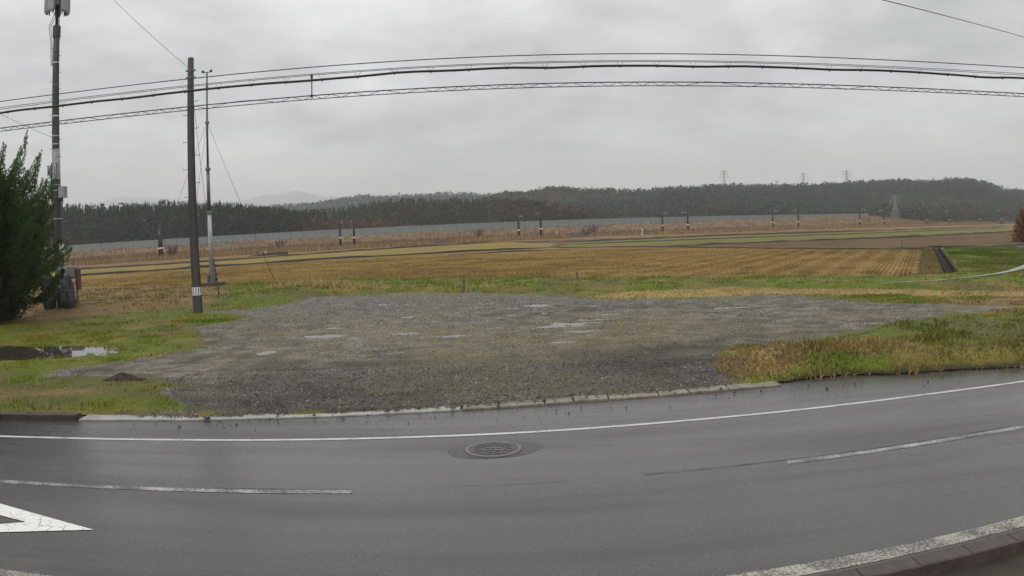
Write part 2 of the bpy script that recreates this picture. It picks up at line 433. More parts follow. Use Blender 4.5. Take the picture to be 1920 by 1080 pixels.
# ------------------------------------------------------------------ near land: gravel lot and verges
GRAVEL = [(-7.0, 13.0), (-3, 13.3), (4.1, 14.3), (4.5, 15.9), (5.5, 18.9), (7, 19), (8.35, 19.3), (10.6, 21.2), (12.7, 21.8), (15.5, 22.6), (18.0, 23.8),
          (17.0, 25.3), (15.7, 25.4), (13.6, 27.2), (12, 31.1), (10.9, 32.2), (7.2, 31.8), (4.8, 31.9), (2.8, 34.2), (-1.6, 38.9),
          (-5.5, 40.3), (-9.8, 39.2), (-11.5, 34.6), (-13.9, 33.4), (-10.2, 29.9), (-12.2, 27), (-9.6, 22.7), (-10.7, 19.8), (-12.6, 18.1),
          (-11.6, 17.1), (-9.1, 17), (-7.4, 15.7), (-6.9, 13.9)]
STRAW = [[(2.9, 34.1), (5.5, 36.6), (11, 35.4), (17.4, 31.8), (20.5, 28.5), (24, 27), (20.3, 27.0), (16.1, 29.2), (12.3, 31.8), (7.5, 32.1)],
         [(5.2, 18.95), (6.9, 18.9), (6.1, 15.3), (4.3, 15.1)]]
BROWN = [[(-40, 31), (-24, 31.4), (-17.5, 35), (-15.5, 37.5), (-17, 46), (-22, 53), (-40, 60)], [(-7.1, 17.9), (-7, 19.7), (-6.3, 19.5), (-5.9, 17.6)],
         [(13, 24.8), (15.5, 22.0), (24, 21.0), (45, 24), (45, 29), (22, 29.5)], [(-12.5, 15.4), (-9.8, 15.9), (-9.3, 15.4), (-12.2, 14.7)]]
BANK = [(5.4, 14.9), (6.9, 15.0), (8.1, 14.7), (9.4, 14.6), (11, 14.3), (20, 15.6), (60, 22), (60, 24), (20, 20.9), (12.6, 21.2), (10.6, 20.9), (8.4, 19.0), (7.0, 18.6), (5.6, 18.3)]
PUD = [(-16.6, 21.9, 4.2, 1.6, 0.11),
       (-6.9, 21.1, 0.30, 0.5, 0.05), (-5.9, 24.2, 0.75, 0.55, 0.045), (-3.4, 24.3, 0.9, 0.35, 0.04), (-4.9, 23.5, 0.5, 0.25, 0.035),
       (-3.9, 29.0, 0.35, 0.4, 0.04), (1.0, 31.7, 0.75, 0.65, 0.05), (0.0, 30.9, 0.35, 0.35, 0.04), (8.2, 28.0, 1.1, 0.4, 0.045), (-5.6, 34.4, 0.8, 0.4, 0.04),
       (-4.3, 33.9, 0.6, 0.4, 0.04), (10.9, 22.0, 0.5, 0.25, 0.04), (-1.6, 23.4, 0.9, 0.25, 0.03), (-0.6, 21.8, 0.6, 0.25, 0.03), (1.3, 21.3, 0.7, 0.22, 0.03),
       (2.8, 26.1, 0.8, 0.3, 0.035), (1.9, 23.4, 0.7, 0.3, 0.03), (3.4, 27.6, 0.6, 0.25, 0.035), (-6.1, 26.3, 0.5, 0.3, 0.035), (6.9, 19.3, 0.5, 0.14, 0.03), (0.9, 24.6, 0.9, 0.2, 0.028), (1.1, 17.6, 0.12, 0.1, 0.03)]
WZ = 0.018
def land_h(x, y):
    h = 0.045 + 0.030 * (fbm(x, y, 1.6, 5) - 0.5) + 0.022 * (fbm(x, y, 0.35, 8, 2) - 0.5)
    rut = np.exp(-((fbm(x * 0.25, y, 1.1, 61, 2) - 0.5) / 0.05) ** 2)          # tyre ruts
    h -= (0.010 + 0.020 * np.exp(-(((x + 0.5) / 7.5) ** 2 + ((y - 25) / 5.5) ** 2))) * rut
    h += 0.24 * sstep(sdf(x, y, BANK) + 0.5 * (fbm(x, y, 1.2, 14) - 0.5), 0.0, 0.9)
    back = y - np.interp(x, [-60, -15, -11, -8.8, -5.6, 1, 8.4, 15, 21, 60], [40, 37, 36.6, 39.9, 41.0, 38.6, 36.2, 33.4, 30, 26])
    h += 0.16 * sstep(back, 0.0, 1.0) * (0.6 + 0.8 * fbm(x, y, 2.0, 23))
    h += 0.30 * np.exp(-(((x + 11.6) / 2.8) ** 2 + ((y - 41) / 2.4) ** 2))   # hummock by the dry grass
    for px, py, rx, ry, dp in PUD:
        q = ((x - px) / rx) ** 2 + ((y - py) / ry) ** 2
        h -= dp * 1.25 * np.exp(-q * 1.7) * (0.55 + 0.9 * fbm(x, y, 0.7, 41, 3))
    d = y - y_land(x)
    h = np.minimum(h, 0.006 + np.clip(d, 0, 9) * 0.45)
    return h
def masks(x, y):
    wob = (fbm(x, y, 1.4, 51) - 0.5) * 2.6 + (fbm(x, y, 0.3, 52, 2) - 0.5) * 0.7
    gr = sstep(sdf(x, y, GRAVEL) + wob * 0.8, -0.25, 0.45)
    st = np.zeros_like(x)
    for p in STRAW: st = np.maximum(st, sstep(sdf(x, y, p) + wob * 0.55, -0.3, 0.5))
    br = np.zeros_like(x)
    for p in BROWN: br = np.maximum(br, sstep(sdf(x, y, p) + wob * 0.8, -0.4, 0.7))
    return gr, st, br
def lerp(a, b, t): return a * (1 - t[..., None]) + np.asarray(b) * t[..., None]
def land_col(x, y, gr, st, br):
    n = fbm(x, y, 3.0, 71); f = fbm(x, y, 0.45, 72, 3)
    c = lerp(np.broadcast_to(np.array([0.116, 0.099, 0.072]), x.shape + (3,)), (0.212, 0.188, 0.145), sstep(f, 0.3, 0.75))
    c = lerp(c, (0.074, 0.061, 0.049), 0.8 * sstep(-(y - y_land(x)) + 5.5 + (n - 0.5) * 6, -1.5, 3.0) * sstep(x, -9, -5))   # darker damp chippings by the road
    rut = np.exp(-((fbm(x * 0.25, y, 1.1, 61, 2) - 0.5) / 0.05) ** 2)
    c = c * (1 - 0.28 * rut[..., None])
    far = sstep(y, 29, 33); c = lerp(c, (0.150, 0.144, 0.136), 0.5 * far)
    moss = sstep(fbm(x, y, 4.5, 81) + 0.25 * np.exp(-(((x - 1) / 8) ** 2 + ((y - 23) / 6) ** 2)), 0.48, 0.75)
    c = lerp(c, (0.165, 0.145, 0.062), 0.5 * moss)
    pale = np.exp(-(((x + 4.4) / 2.2) ** 2 + ((y - 25) / 4.5) ** 2))
    c = lerp(c, (0.21, 0.185, 0.12), 0.55 * pale)
    g = lerp(np.broadcast_to(np.array([0.105, 0.140, 0.012]), x.shape + (3,)), (0.18, 0.145, 0.034), sstep(fbm(x, y, 1.5, 91), 0.42, 0.7))
    g = lerp(g, (0.11, 0.085, 0.042), 0.6 * (1 - sstep(fbm(x, y, 2.6, 103), 0.34, 0.50)))
    g = lerp(g, (0.06, 0.045, 0.028), 0.6 * sstep(f, 0.6, 0.85))
    g = lerp(g, (0.20, 0.135, 0.055), br); g = lerp(g, (0.38, 0.285, 0.115), st)
    c = lerp(g, np.array([0, 0, 0]), np.zeros_like(x)) * (1 - gr[..., None]) + c * gr[..., None]
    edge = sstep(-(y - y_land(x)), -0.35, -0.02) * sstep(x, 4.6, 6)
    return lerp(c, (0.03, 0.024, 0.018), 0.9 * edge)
def land_end(x): return np.interp(x, [-60, -35, -21.5, -11.5, 1.3, 9.6, 22, 30, 60], [62, 57, 52.2, 52.6, 47.2, 41.6, 37.6, 39.0, 44])
def near_land():
    xs = np.concatenate([np.arange(-60, -27, 0.8), np.arange(-27, 27, 0.13), np.arange(27, 60.1, 0.8)])
    vs = np.concatenate([np.arange(0, 1.2, 0.06), np.arange(1.2, 14, 0.12), np.arange(14, 30, 0.19), np.arange(30, 48, 0.4)])
    X, Vv = np.meshgrid(xs, vs)
    # the land ends in a gentle line along the stubble field
    yend = land_end(X); Y = np.minimum(y_land(X) + Vv, yend)
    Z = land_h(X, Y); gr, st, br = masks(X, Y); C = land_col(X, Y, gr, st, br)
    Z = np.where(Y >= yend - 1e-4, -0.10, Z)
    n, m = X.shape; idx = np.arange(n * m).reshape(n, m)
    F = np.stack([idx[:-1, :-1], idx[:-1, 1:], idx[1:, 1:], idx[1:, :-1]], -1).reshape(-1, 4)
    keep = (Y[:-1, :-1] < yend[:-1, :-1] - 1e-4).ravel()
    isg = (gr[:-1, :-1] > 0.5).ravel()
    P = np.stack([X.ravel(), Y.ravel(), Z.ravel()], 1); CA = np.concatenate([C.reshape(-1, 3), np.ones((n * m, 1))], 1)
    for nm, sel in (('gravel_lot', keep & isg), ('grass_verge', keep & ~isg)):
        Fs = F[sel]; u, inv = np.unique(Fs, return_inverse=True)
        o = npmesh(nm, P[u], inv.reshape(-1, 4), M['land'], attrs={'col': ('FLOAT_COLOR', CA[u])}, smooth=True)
        tag(o, kind='structure')
near_land()
for ip, (px, py, rx, ry, dp) in enumerate(PUD):
    WZk = WZ + 0.0007 * (ip % 7); n = 28; V = [(px, py, WZk)]
    for k in range(n):
        t = 2 * math.pi * k / n; V.append((px + math.cos(t) * rx * 1.75, py + math.sin(t) * ry * 1.75, WZk))
    F = [(0, 1 + k, 1 + (k + 1) % n) for k in range(n)]
    tag(npmesh('puddle', V, F, M['water']), kind='structure')

tag(npmesh('puddle', [(-9, 18.5, WZ - 0.002), (8.5, 18.5, WZ - 0.002), (8.5, 33, WZ - 0.002), (-9, 33, WZ - 0.002)], [(0, 1, 2, 3)], M['water']), kind='structure')
# stuff scattered on the land -------------------------------------------------
def blades(x, y, z, h, wd, col, lean=0.35, seed=1, two=False):
    r = np.random.default_rng(seed); n = len(x)
    th = r.uniform(0, 2 * np.pi, n); la = r.uniform(0, 2 * np.pi, n); ln = np.abs(r.normal(0, lean, n)) * h
    dx, dy = np.cos(th) * wd / 2, np.sin(th) * wd / 2
    V = np.empty((n, 3, 3)); 
    V[:, 0] = np.stack([x - dx, y - dy, z], 1); V[:, 1] = np.stack([x + dx, y + dy, z], 1)
    V[:, 2] = np.stack([x + np.cos(la) * ln, y + np.sin(la) * ln, z + h], 1)
    C = np.repeat(np.concatenate([col, np.ones((n, 1))], 1)[:, None], 3, 1)
    return V.reshape(-1, 3), np.arange(n * 3).reshape(-1, 3), C.reshape(-1, 4)
def scatter(n, x0, x1, y0, y1, r):
    return r.uniform(x0, x1, n), r.uniform(y0, y1, n)
def grass_on_land():
    r = np.random.default_rng(5)
    X = []; Y = []
    for n, x0, x1, y0, y1 in ((170000, -26, 6, 13.4, 30), (130000, 3.5, 26, 14, 30), (160000, -32, 30, 29, 53)):
        a, b = scatter(n, x0, x1, y0, y1, r); X.append(a); Y.append(b)
    x = np.concatenate(X); y = np.concatenate(Y)
    yend = land_end(x)
    gr, st, br = masks(x, y)
    bank = sdf(x, y, BANK); clump = fbm(x, y, 0.9, 101, 3)
    dens = (1 - gr) ** 2 * np.clip((clump - 0.32) * 3.6, 0.08, 1.0) * (0.55 + 0.45 * sstep(fbm(x, y, 2.6, 103), 0.36, 0.52))
    dens = np.maximum(dens, 0.04 * (fbm(x, y, 2.5, 81) > 0.58))
    ok = (y > y_land(x) + 0.05) & (y < yend) & (r.uniform(0, 1, len(x)) < dens)
    x, y, gr, st, br, bank, clump = (q[ok] for q in (x, y, gr, st, br, bank, clump))
    z = land_h(x, y); okp = z > WZ - 0.01
    x, y, gr, st, br, bank, clump, z = (q[okp] for q in (x, y, gr, st, br, bank, clump, z))
    n = len(x); d = np.hypot(x, y)
    tall = sstep(bank, -0.1, 0.6)
    h = (0.035 + 0.05 * clump) * r.uniform(0.5, 1.3, n) * (1 + tall * 0.30) + 0.03 * sstep(y, 34, 40)
    h *= np.where(gr > 0.4, 0.5, 1) * (0.4 + 1.3 * sstep(fbm(x, y, 0.7, 107), 0.35, 0.7))
    lush = np.clip(sstep(fbm(x, y, 1.7, 111), 0.38, 0.60) + 0.4 * sstep(bank, 1.0, 3.0), 0, 1)
    wd = (0.010 + 0.0006 * d) * r.uniform(0.7, 1.5, n) * np.where(r.uniform(0, 1, n) < 0.04 * (1 - st), 2.6, 1.0)
    green = np.array([0.110, 0.190, 0.008]); olive = np.array([0.205, 0.185, 0.022]); dry = np.array([0.34, 0.255, 0.12]); bro = np.array([0.17, 0.115, 0.06])
    back = sstep(y - np.interp(x, [-15, -5, 8, 22], [36, 40, 35.5, 31]), 0, 1.5) * (1 - br) * (1 - st)
    k = lush * (1 - 0.55 * tall * (1 - lush)); k = np.clip(k * (1 - 0.3 * tall) + 0.5 * back + 0.8 * np.exp(-(((x + 14) / 4.0) ** 2 + ((y - 43) / 3.0) ** 2)), 0, 1)
    c = olive[None] * (1 - k[:, None]) + green[None] * k[:, None]
    isdry = r.uniform(0, 1, n) < (0.07 + 0.20 * tall * (1 - lush) + 0.9 * st + 0.55 * br)
    c[isdry] = dry; isb = r.uniform(0, 1, n) < 0.10 + 0.35 * br + 0.22 * tall * (1 - 0.6 * lush); c[isb] = bro
    c = c * r.uniform(0.7, 1.3, (n, 1)) * (1 - 0.30 * tall[:, None])
    V, F, C = blades(x, y, z - 0.005, h, wd, c, 0.5, 7)
    left = (x < 3.2)
    for sel, lab in ((left, 'short green and brown grass left of and behind the gravel lot'), (~left, 'mixed green and dry grass right of the gravel lot')):
        s3 = np.repeat(sel, 3)
        o = npmesh('grass', V[s3], np.arange(s3.sum()).reshape(-1, 3), M['grass'], attrs={'col': ('FLOAT_COLOR', C[s3])})
        tag(o, lab, 'grass', kind='stuff')
grass_on_land()
def straw_tufts():
    r = np.random.default_rng(15); X = []; Y = []; H = []
    # dry long grass: heap behind the lot, tufts on the bank, fringe along the road
    for cx, cy, sx, sy, n, h in ((-10.6, 42.4, 1.6, 0.6, 2600, 0.42), (-8.4, 41.9, 1.0, 0.4, 350, 0.25), (7.6, 16.6, 0.55, 0.35, 420, 0.26), (8.6, 16.9, 0.5, 0.3, 220, 0.22), (-1.4, 40.4, 1.0, 0.3, 180, 0.3),
                                 (6.6, 16.0, 0.5, 0.4, 160, 0.16), (10.2, 15.6, 1.6, 0.35, 420, 0.14)):
        X.append(r.normal(cx, sx, n)); Y.append(r.normal(cy, sy, n)); H.append(np.full(n, h))
    xs = r.uniform(5.2, 24, 2200); X.append(xs); Y.append(y_land(xs) + r.normal(0.10, 0.16, 2200)); H.append(0.04 + 0.14 * sstep(vnoise(xs * 1.6, xs * 0, 109), 0.3, 0.9))
    for poly, n in zip(STRAW, (16000, 3800)):
        P = np.array(poly); a = r.uniform(P[:, 0].min(), P[:, 0].max(), n * 2); b = r.uniform(P[:, 1].min(), P[:, 1].max(), n * 2)
        s = sdf(a, b, poly) + (fbm(a, b, 1.4, 51) - 0.5) * 1.5 > 0; X.append(a[s]); Y.append(b[s]); H.append(np.full(s.sum(), 0.09))
    x = np.concatenate(X); y = np.concatenate(Y); h = np.concatenate(H) * r.uniform(0.4, 1.2, len(x))
    ok = y > y_land(x) - 0.22; x, y, h = x[ok], y[ok], h[ok]; n = len(x)
    c = np.where((y < 25)[:, None], np.array([0.30, 0.205, 0.085])[None], np.array([0.46, 0.345, 0.155])[None]) * r.uniform(0.5, 1.25, (n, 1))
    V, F, C = blades(x, y, np.maximum(land_h(x, y), 0.0) - 0.01, h, (0.012 + 0.0006 * np.hypot(x, y)) * r.uniform(0.7, 1.4, n), c, 0.9, 8)
    tag(npmesh('dry_grass', V, F, M['grass'], attrs={'col': ('FLOAT_COLOR', C)}), 'straw coloured dead grass in tufts and bands round the gravel lot', 'grass', kind='stuff')
straw_tufts()
def pebbles():
    r = np.random.default_rng(25)
    x = np.concatenate([r.uniform(-13, 15, 150000), r.uniform(-8, 6, 40000)]); y = np.concatenate([13.2 + 26.8 * r.uniform(0, 1, 150000) ** 1.15, r.uniform(13.1, 18, 40000)])
    gr, st, br = masks(x, y)
    ok = (gr > 0.3) & (y > y_land(x) - 0.05 - 0.25 * r.uniform(0, 1, len(x)) ** 4 * (vnoise(x * 2.2, x * 0, 29) > 0.35)) & (r.uniform(0, 1, len(x)) < 0.4 + 0.6 * sstep(fbm(x, y, 2.0, 131), 0.35, 0.65)); x, y = x[ok], y[ok]
    z = np.where(y < y_land(x) + 0.04, 0.02, land_h(x, y)); ok = z > WZ; x, y, z = x[ok], y[ok], z[ok]; n = len(x)
    s = (0.012 + 0.024 * r.uniform(0, 1, n) ** 2.4) * (0.8 + 0.014 * y)
    O = np.array([(1, 0, -0.3), (0, 1, -0.3), (-1, 0, -0.3), (0, -1, -0.3), (0, 0, 0.8)], float)
    V = O[None] * s[:, None, None] * r.uniform(0.6, 1.3, (n, 1, 3)) + r.normal(0, 0.2, (n, 5, 3)) * s[:, None, None]
    a = r.uniform(0, 6.3, n); ca, sa = np.cos(a)[:, None], np.sin(a)[:, None]
    V = np.stack([V[..., 0] * ca - V[..., 1] * sa + x[:, None], V[..., 0] * sa + V[..., 1] * ca + y[:, None], V[..., 2] * 0.8 + z[:, None] + 0.002], -1)
    T = np.array([(0, 1, 4), (1, 2, 4), (2, 3, 4), (3, 0, 4)])
    F = (T[None] + (np.arange(n) * 5)[:, None, None]).reshape(-1, 3)
    lc = land_col(x, y, np.ones(n), np.zeros(n), np.zeros(n)).mean(1)
    v = lc * (0.20 + 1.75 * r.uniform(0, 1, n) ** 1.35); v = np.where(r.uniform(0, 1, n) < 0.008, 0.34, v)
    c = np.stack([v * 1.02, v * 0.98, v * r.uniform(0.78, 0.98, n), np.ones(n)], 1)
    o = npmesh('gravel', V.reshape(-1, 3), F, M['pebble'], attrs={'col': ('FLOAT_COLOR', np.repeat(c, 5, 0))})
    tag(o, 'loose grey gravel stones over the parking lot', 'gravel', kind='stuff')
pebbles()

# kerbs -----------------------------------------------------------------------
def kerb_run(name, x, x_end, step, front, back, z0, z1, mat, gap=0.012, jit=0.0, seed=1):
    """a run of kerb stones: one child per stone"""
    rr = random.Random(seed); root = empty(name, (x, float(front(x)), 0)); tag(root, kind='structure')
    while x < x_end - 0.05:
        b = min(x + step * (rr.uniform(0.97, 1.03) if jit < 0.006 else rr.uniform(0.85, 1.7)), x_end); j = rr.uniform(-jit, jit); jy = rr.uniform(-jit, jit) * 1.5
        xa, xb = x + gap, b - gap; e = 0.012
        P = [(xa, float(front(xa)) + jy), (xb, float(front(xb)) + jy), (xb, float(back(xb)) + jy), (xa, float(back(xa)) + jy)]
        cxm = sum(p[0] for p in P) / 4; cym = sum(p[1] for p in P) / 4
        lo = [(p[0], p[1], z0) for p in P]; mi = [(p[0], p[1], z1 + j - e) for p in P]
        hi = [(p[0] + math.copysign(e, cxm - p[0]), p[1] + math.copysign(e, cym - p[1]), z1 + j) for p in P]
        V = [(v[0] - root.location.x, v[1] - root.location.y, v[2]) for v in lo + mi + hi]
        F = [(8, 9, 10, 11)]
        for q in (0, 4):
            for k in range(4): k2 = (k + 1) % 4; F.append((q + k, q + k2, q + 4 + k2, q + 4 + k))
        me = bpy.data.meshes.new('kerb_stone'); me.from_pydata(V, [], F); me.update(); me.materials.append(mat)
        link('kerb_stone', me, root); x = b
    return root
M['gutter'] = simple('wet_gutter_concrete', (0.30, 0.29, 0.265), 0.22, 0.35, 2.5, bump=0.2)
kerb_run('kerb', -8.3, -1.0, 1.9, lambda x: y_far(x) + 0.06, lambda x: y_land(x) + 0.10, -0.1, 0.012, M['gutter'], 0.004, 0.006, 13)
kerb_run('kerb', -0.98, 5.2, 0.62, lambda x: y_far(x) + 0.06, lambda x: y_land(x) + 0.10, -0.1, 0.016, M['kerb'], 0.012, 0.008, 3)
kerb_run('kerb', -14.3, -8.34, 0.60, lambda x: y_far(x) + 0.05, lambda x: y_far(x) + 0.26, -0.1, 0.10, M['kerb_dark'], 0.006, 0.004, 4)
kerb_run('kerb', -3.0, 12.0, 0.60, lambda x: y_near(x) - 0.52, lambda x: y_near(x) - 0.29, -0.2, 0.075, M['kerb_brown'], 0.002, 0.002, 5)
ribbon('roadside_soil', np.linspace(-60, 60, 100), lambda x: y_near(x) - 4.5, lambda x: y_near(x) - 0.46, -0.06, M['soil'])

# ------------------------------------------------------------------ farmland beyond
def poly_sheet(name, poly, z, step, colfn, mat, noise=0.0, rows=None):
    P = np.array(poly, float); x0, y0 = P.min(0); x1, y1 = P.max(0)
    xs = np.arange(x0, x1 + step, step); ys = np.arange(y0, y1 + step, step)
    X, Y = np.meshgrid(xs, ys); n, m = X.shape
    Z = z + noise * (fbm(X, Y, 2.5, 201) - 0.5)
    C = colfn(X, Y); idx = np.arange(n * m).reshape(n, m)
    F = np.stack([idx[:-1, :-1], idx[:-1, 1:], idx[1:, 1:], idx[1:, :-1]], -1).reshape(-1, 4)
    ins = (sdf(X + step / 2, Y + step / 2, poly) > 0)[:-1, :-1].ravel()
    F = F[ins]; u, inv = np.unique(F, return_inverse=True)
    V = np.stack([X.ravel(), Y.ravel(), Z.ravel()], 1)[u]; CA = np.concatenate([C.reshape(-1, 3), np.ones((n * m, 1))], 1)[u]
    o = npmesh(name, V, inv.reshape(-1, 4), mat, attrs={'col': ('FLOAT_COLOR', CA)}, smooth=True)
    return tag(o, kind='structure')
def two(c1, c2, sc, seed, c3=None):
    def fn(x, y):
        c = lerp(np.broadcast_to(np.array(c1), x.shape + (3,)), c2, sstep(fbm(x, y, sc, seed), 0.35, 0.65))
        if c3 is not None: c = lerp(c, c3, sstep(fbm(x, y, sc * 0.3, seed + 5), 0.55, 0.75))
        return c
    return fn
# main stubble field; crop rows run parallel to the ditch at its right
FA = [(-60, 60), (-35, 56.2), (-21.5, 52.4), (-11.5, 52.7), (1.3, 47.3), (9.6, 41.9), (21.8, 38.2), (41.6, 72.4), (31.5, 83), (17.5, 106), (6, 117), (-12, 109.5), (-26, 104), (-40, 94), (-53, 87), (-75, 77)]
RD = np.array([0.503, 0.864]); RN = np.array([0.864, -0.503])
def colA(x, y):
    u = x * RN[0] + y * RN[1]
    c = two((0.185, 0.120, 0.036), (0.245, 0.170, 0.055), 6.0, 211, (0.128, 0.084, 0.030))(x, y)
    right = sstep(x - (y - 60) * 0.3, -2, 16)
    sw = 0.5 + 0.5 * np.sin(u * 2 * np.pi / 2.1 + 3 * fbm(x, y, 14, 213))
    c = lerp(c, (0.36, 0.27, 0.12), 0.30 * right * sstep(sw, 0.5, 0.98))
    c = lerp(c, (0.17, 0.095, 0.038), 0.22 * right * sstep(1 - sw, 0.55, 0.9))
    c = lerp(c, (0.28, 0.195, 0.075), 0.6 * sstep(fbm(x * 0.5, y * 2, 3.0, 215), 0.6, 0.75))
    return c
poly_sheet('rice_field', FA, -0.05, 0.5, colA, M['field'], 0.08)
def stubble():
    r = np.random.default_rng(35)
    us = np.arange(-75, 20, 0.30); vs = np.arange(-40, 130, 0.24)
    U, Vv = np.meshgrid(us, vs); U = U + r.normal(0, 0.025, U.shape); Vv = Vv + r.normal(0, 0.05, U.shape)
    x = (U * RN[0] + Vv * RD[0]).ravel(); y = (U * RN[1] + Vv * RD[1]).ravel()
    ok = (sdf(x, y, FA) > 0.3) & (y < 98) & (np.abs(x) < 0.85 * y + 3) & (r.uniform(0, 1, len(x)) < np.clip(1.35 - y / 110, 0.3, 1))
    x, y = x[ok], y[ok]; n = len(x)
    X = np.repeat(x, 3) + r.normal(0, 0.03, n * 3); Y = np.repeat(y, 3) + r.normal(0, 0.03, n * 3)
    c = np.repeat(colA(x, y), 3, 0) * 1.25 * r.uniform(0.65, 1.35, (n * 3, 1))
    h = r.uniform(0.05, 0.13, n * 3)
    V, F, C = blades(X, Y, np.full(n * 3, -0.06), h, np.full(n * 3, 0.06), c, 0.3, 36)
    tag(npmesh('rice_stubble', V, F, M['grass'], attrs={'col': ('FLOAT_COLOR', C)}), 'rows of cut straw coloured rice stubble in the nearest field', 'stubble', kind='stuff')
stubble()
poly_sheet('rice_field', [(-75, 78.5), (-53, 88.5), (-40, 95.5), (-26, 105.5), (-12, 111), (5, 118.5), (8, 130), (0, 180), (-7, 171), (-20, 159), (-35, 140), (-51, 119), (-70, 114), (-120, 108)], -0.04, 1.5,
           two((0.25, 0.185, 0.065), (0.20, 0.165, 0.052), 9, 221, (0.28, 0.21, 0.08)), M['field'], 0.06)
poly_sheet('rice_field', [(8, 120), (19, 106.5), (33, 109), (43, 113), (68, 124.5), (112, 153), (220, 222), (179, 243), (109, 198), (67, 174), (47, 169), (25, 155), (10, 147)], -0.03, 1.5,
           two((0.15, 0.145, 0.045), (0.19, 0.165, 0.06), 10, 231, (0.12, 0.12, 0.04)), M['field'], 0.06)
poly_sheet('ploughed_field', [(19.5, 105), (33, 86), (44, 78), (62, 82), (113, 150), (74, 124), (56, 116.5), (41, 111.5)], -0.03, 1.2,
           two((0.115, 0.075, 0.045), (0.15, 0.095, 0.055), 8, 241, (0.13, 0.11, 0.04)), M['field'], 0.12)
poly_sheet('grass_field', [(23.5, 36.3), (31, 39.5), (46, 57), (55, 74.6), (45.8, 74.9)], 0.02, 0.25,
           two((0.085, 0.125, 0.025), (0.12, 0.135, 0.035), 4, 251, (0.14, 0.12, 0.05)), M['field'], 0.25)
poly_sheet('farm_track', [(46.5, 62.5), (55.5, 73.5), (75, 92), (79, 90), (60, 70), (49.5, 58.5)], 0.03, 0.8, two((0.05, 0.05, 0.052), (0.08, 0.08, 0.08), 3, 255), M['land'])
poly_sheet('field_margin', [(21.9, 38.3), (22.9, 37.2), (44.9, 75.2), (41.8, 72.6)], -0.03, 0.3, two((0.13, 0.11, 0.045), (0.17, 0.12, 0.06), 2, 257, (0.09, 0.10, 0.03)), M['field'], 0.12)
def field_grass():
    r = np.random.default_rng(37); out = []
    for poly, n, c1, c2, h in (([(23.8, 36.6), (31, 39.5), (46, 57), (55, 74.6), (45.9, 74.8)], 34000, (0.075, 0.125, 0.014), (0.15, 0.13, 0.035), 0.10), ([(21.9, 38.3), (23.0, 37.2), (44.9, 75.2), (41.8, 72.6)], 9000, (0.20, 0.15, 0.06), (0.12, 0.13, 0.03), 0.14)):
        P = np.array(poly); x = r.uniform(P[:, 0].min(), P[:, 0].max(), n * 4); y = r.uniform(P[:, 1].min(), P[:, 1].max(), n * 4)
        s_ = sdf(x, y, poly) > 0.05; x, y = x[s_][:n], y[s_][:n]; m = len(x); k = sstep(fbm(x, y, 3.5, 259), 0.42, 0.62)[:, None]
        c = (np.array(c1) * (1 - k) + np.array(c2) * k) * r.uniform(0.7, 1.3, (m, 1))
        out.append(blades(x, y, np.full(m, -0.06), h * r.uniform(0.5, 1.4, m) + 0.06, np.full(m, 0.07), c, 0.5, 38))
    V = np.concatenate([o[0] for o in out]); C = np.concatenate([o[2] for o in out])
    tag(npmesh('grass', V, np.arange(len(V)).reshape(-1, 3), M['grass'], attrs={'col': ('FLOAT_COLOR', C)}), 'green grass on the bank beside the drainage ditch', 'grass', kind='stuff')
field_grass()
# reed and scrub belt along the railway
poly_sheet('waste_ground', [(-180, 110), (-70, 116), (-51, 121), (-35, 142.5), (-20, 161.5), (0, 183), (10, 149.5), (25, 157), (47, 171), (67, 176), (109, 200), (179, 245), (300, 330), (300, 520), (-260, 300)], -0.05, 4.0,
           two((0.20, 0.115, 0.062), (0.24, 0.16, 0.08), 14, 261, (0.13, 0.10, 0.05)), M['field'], 0.2)

def bund(pts, h, wt, wb, mat, name='field_bund', turf=True):
    """a raised earth bank between fields"""
    root = empty(name, (pts[0][0], pts[0][1], 0)); tag(root, kind='structure')
    Q = [];  
    for i in range(len(pts) - 1):
        a, b = np.array(pts[i]), np.array(pts[i + 1]); L = np.linalg.norm(b - a); k = max(1, int(L / 1.5))
        for j in range(k): Q.append(a + (b - a) * j / k)
    Q.append(np.array(pts[-1], float)); Q = np.array(Q)
    T = np.gradient(Q, axis=0); T /= np.linalg.norm(T, axis=1)[:, None]; N = np.stack([-T[:, 1], T[:, 0]], 1)
    w_ = 0.75 + 0.5 * vnoise(Q[:, 0] * 0.8, Q[:, 1] * 0.8, 7); hh = h * (0.35 + 1.1 * vnoise(Q[:, 0] * 0.35, Q[:, 1] * 0.35, 9)); te = np.arange(len(Q)); hh = hh * np.clip(np.minimum(te, len(Q) - 1 - te) / 5.0, 0.05, 1)
    rows = []
    for off, z in ((-wb / 2, -0.12), (-wt / 2, 1.0), (wt / 2, 1.0), (wb / 2, -0.12)):
        P = Q + N * (off * w_)[:, None]; rows.append(np.column_stack([P - np.array(pts[0])[None], np.where(z > 0, hh * z, z)]))
    n = len(Q); i = np.arange(n - 1)
    V = np.concatenate(rows); F = np.concatenate([np.stack([k * n + i, k * n + i + 1, (k + 1) * n + i + 1, (k + 1) * n + i], 1) for k in (0, 2)])
    npmesh('bank_side', V, F, mat, root)
    P = np.concatenate([rows[1] - [0, 0, 0.002], rows[2] - [0, 0, 0.002]]); P[:, 2] += 0.004
    npmesh('bank_top', P, np.stack([i, i + 1, n + i + 1, n + i], 1), M['bund'] if turf else mat, root)
bund([(-90, 74), (-75, 77.8), (-53, 87.8), (-40, 94.8), (-26, 104.8), (-12, 110.3), (5.5, 118)], 0.20, 0.5, 0.7, M['soil'])
bund([(-120, 107), (-70, 114.5), (-51, 120), (-35, 141.5), (-20, 160), (-4, 178)], 0.22, 0.9, 1.2, M['soil'])
bund([(5.5, 118), (17.8, 106.2), (25.8, 94), (32, 84), (42.3, 73.5)], 0.13, 0.9, 1.2, M['soil'])
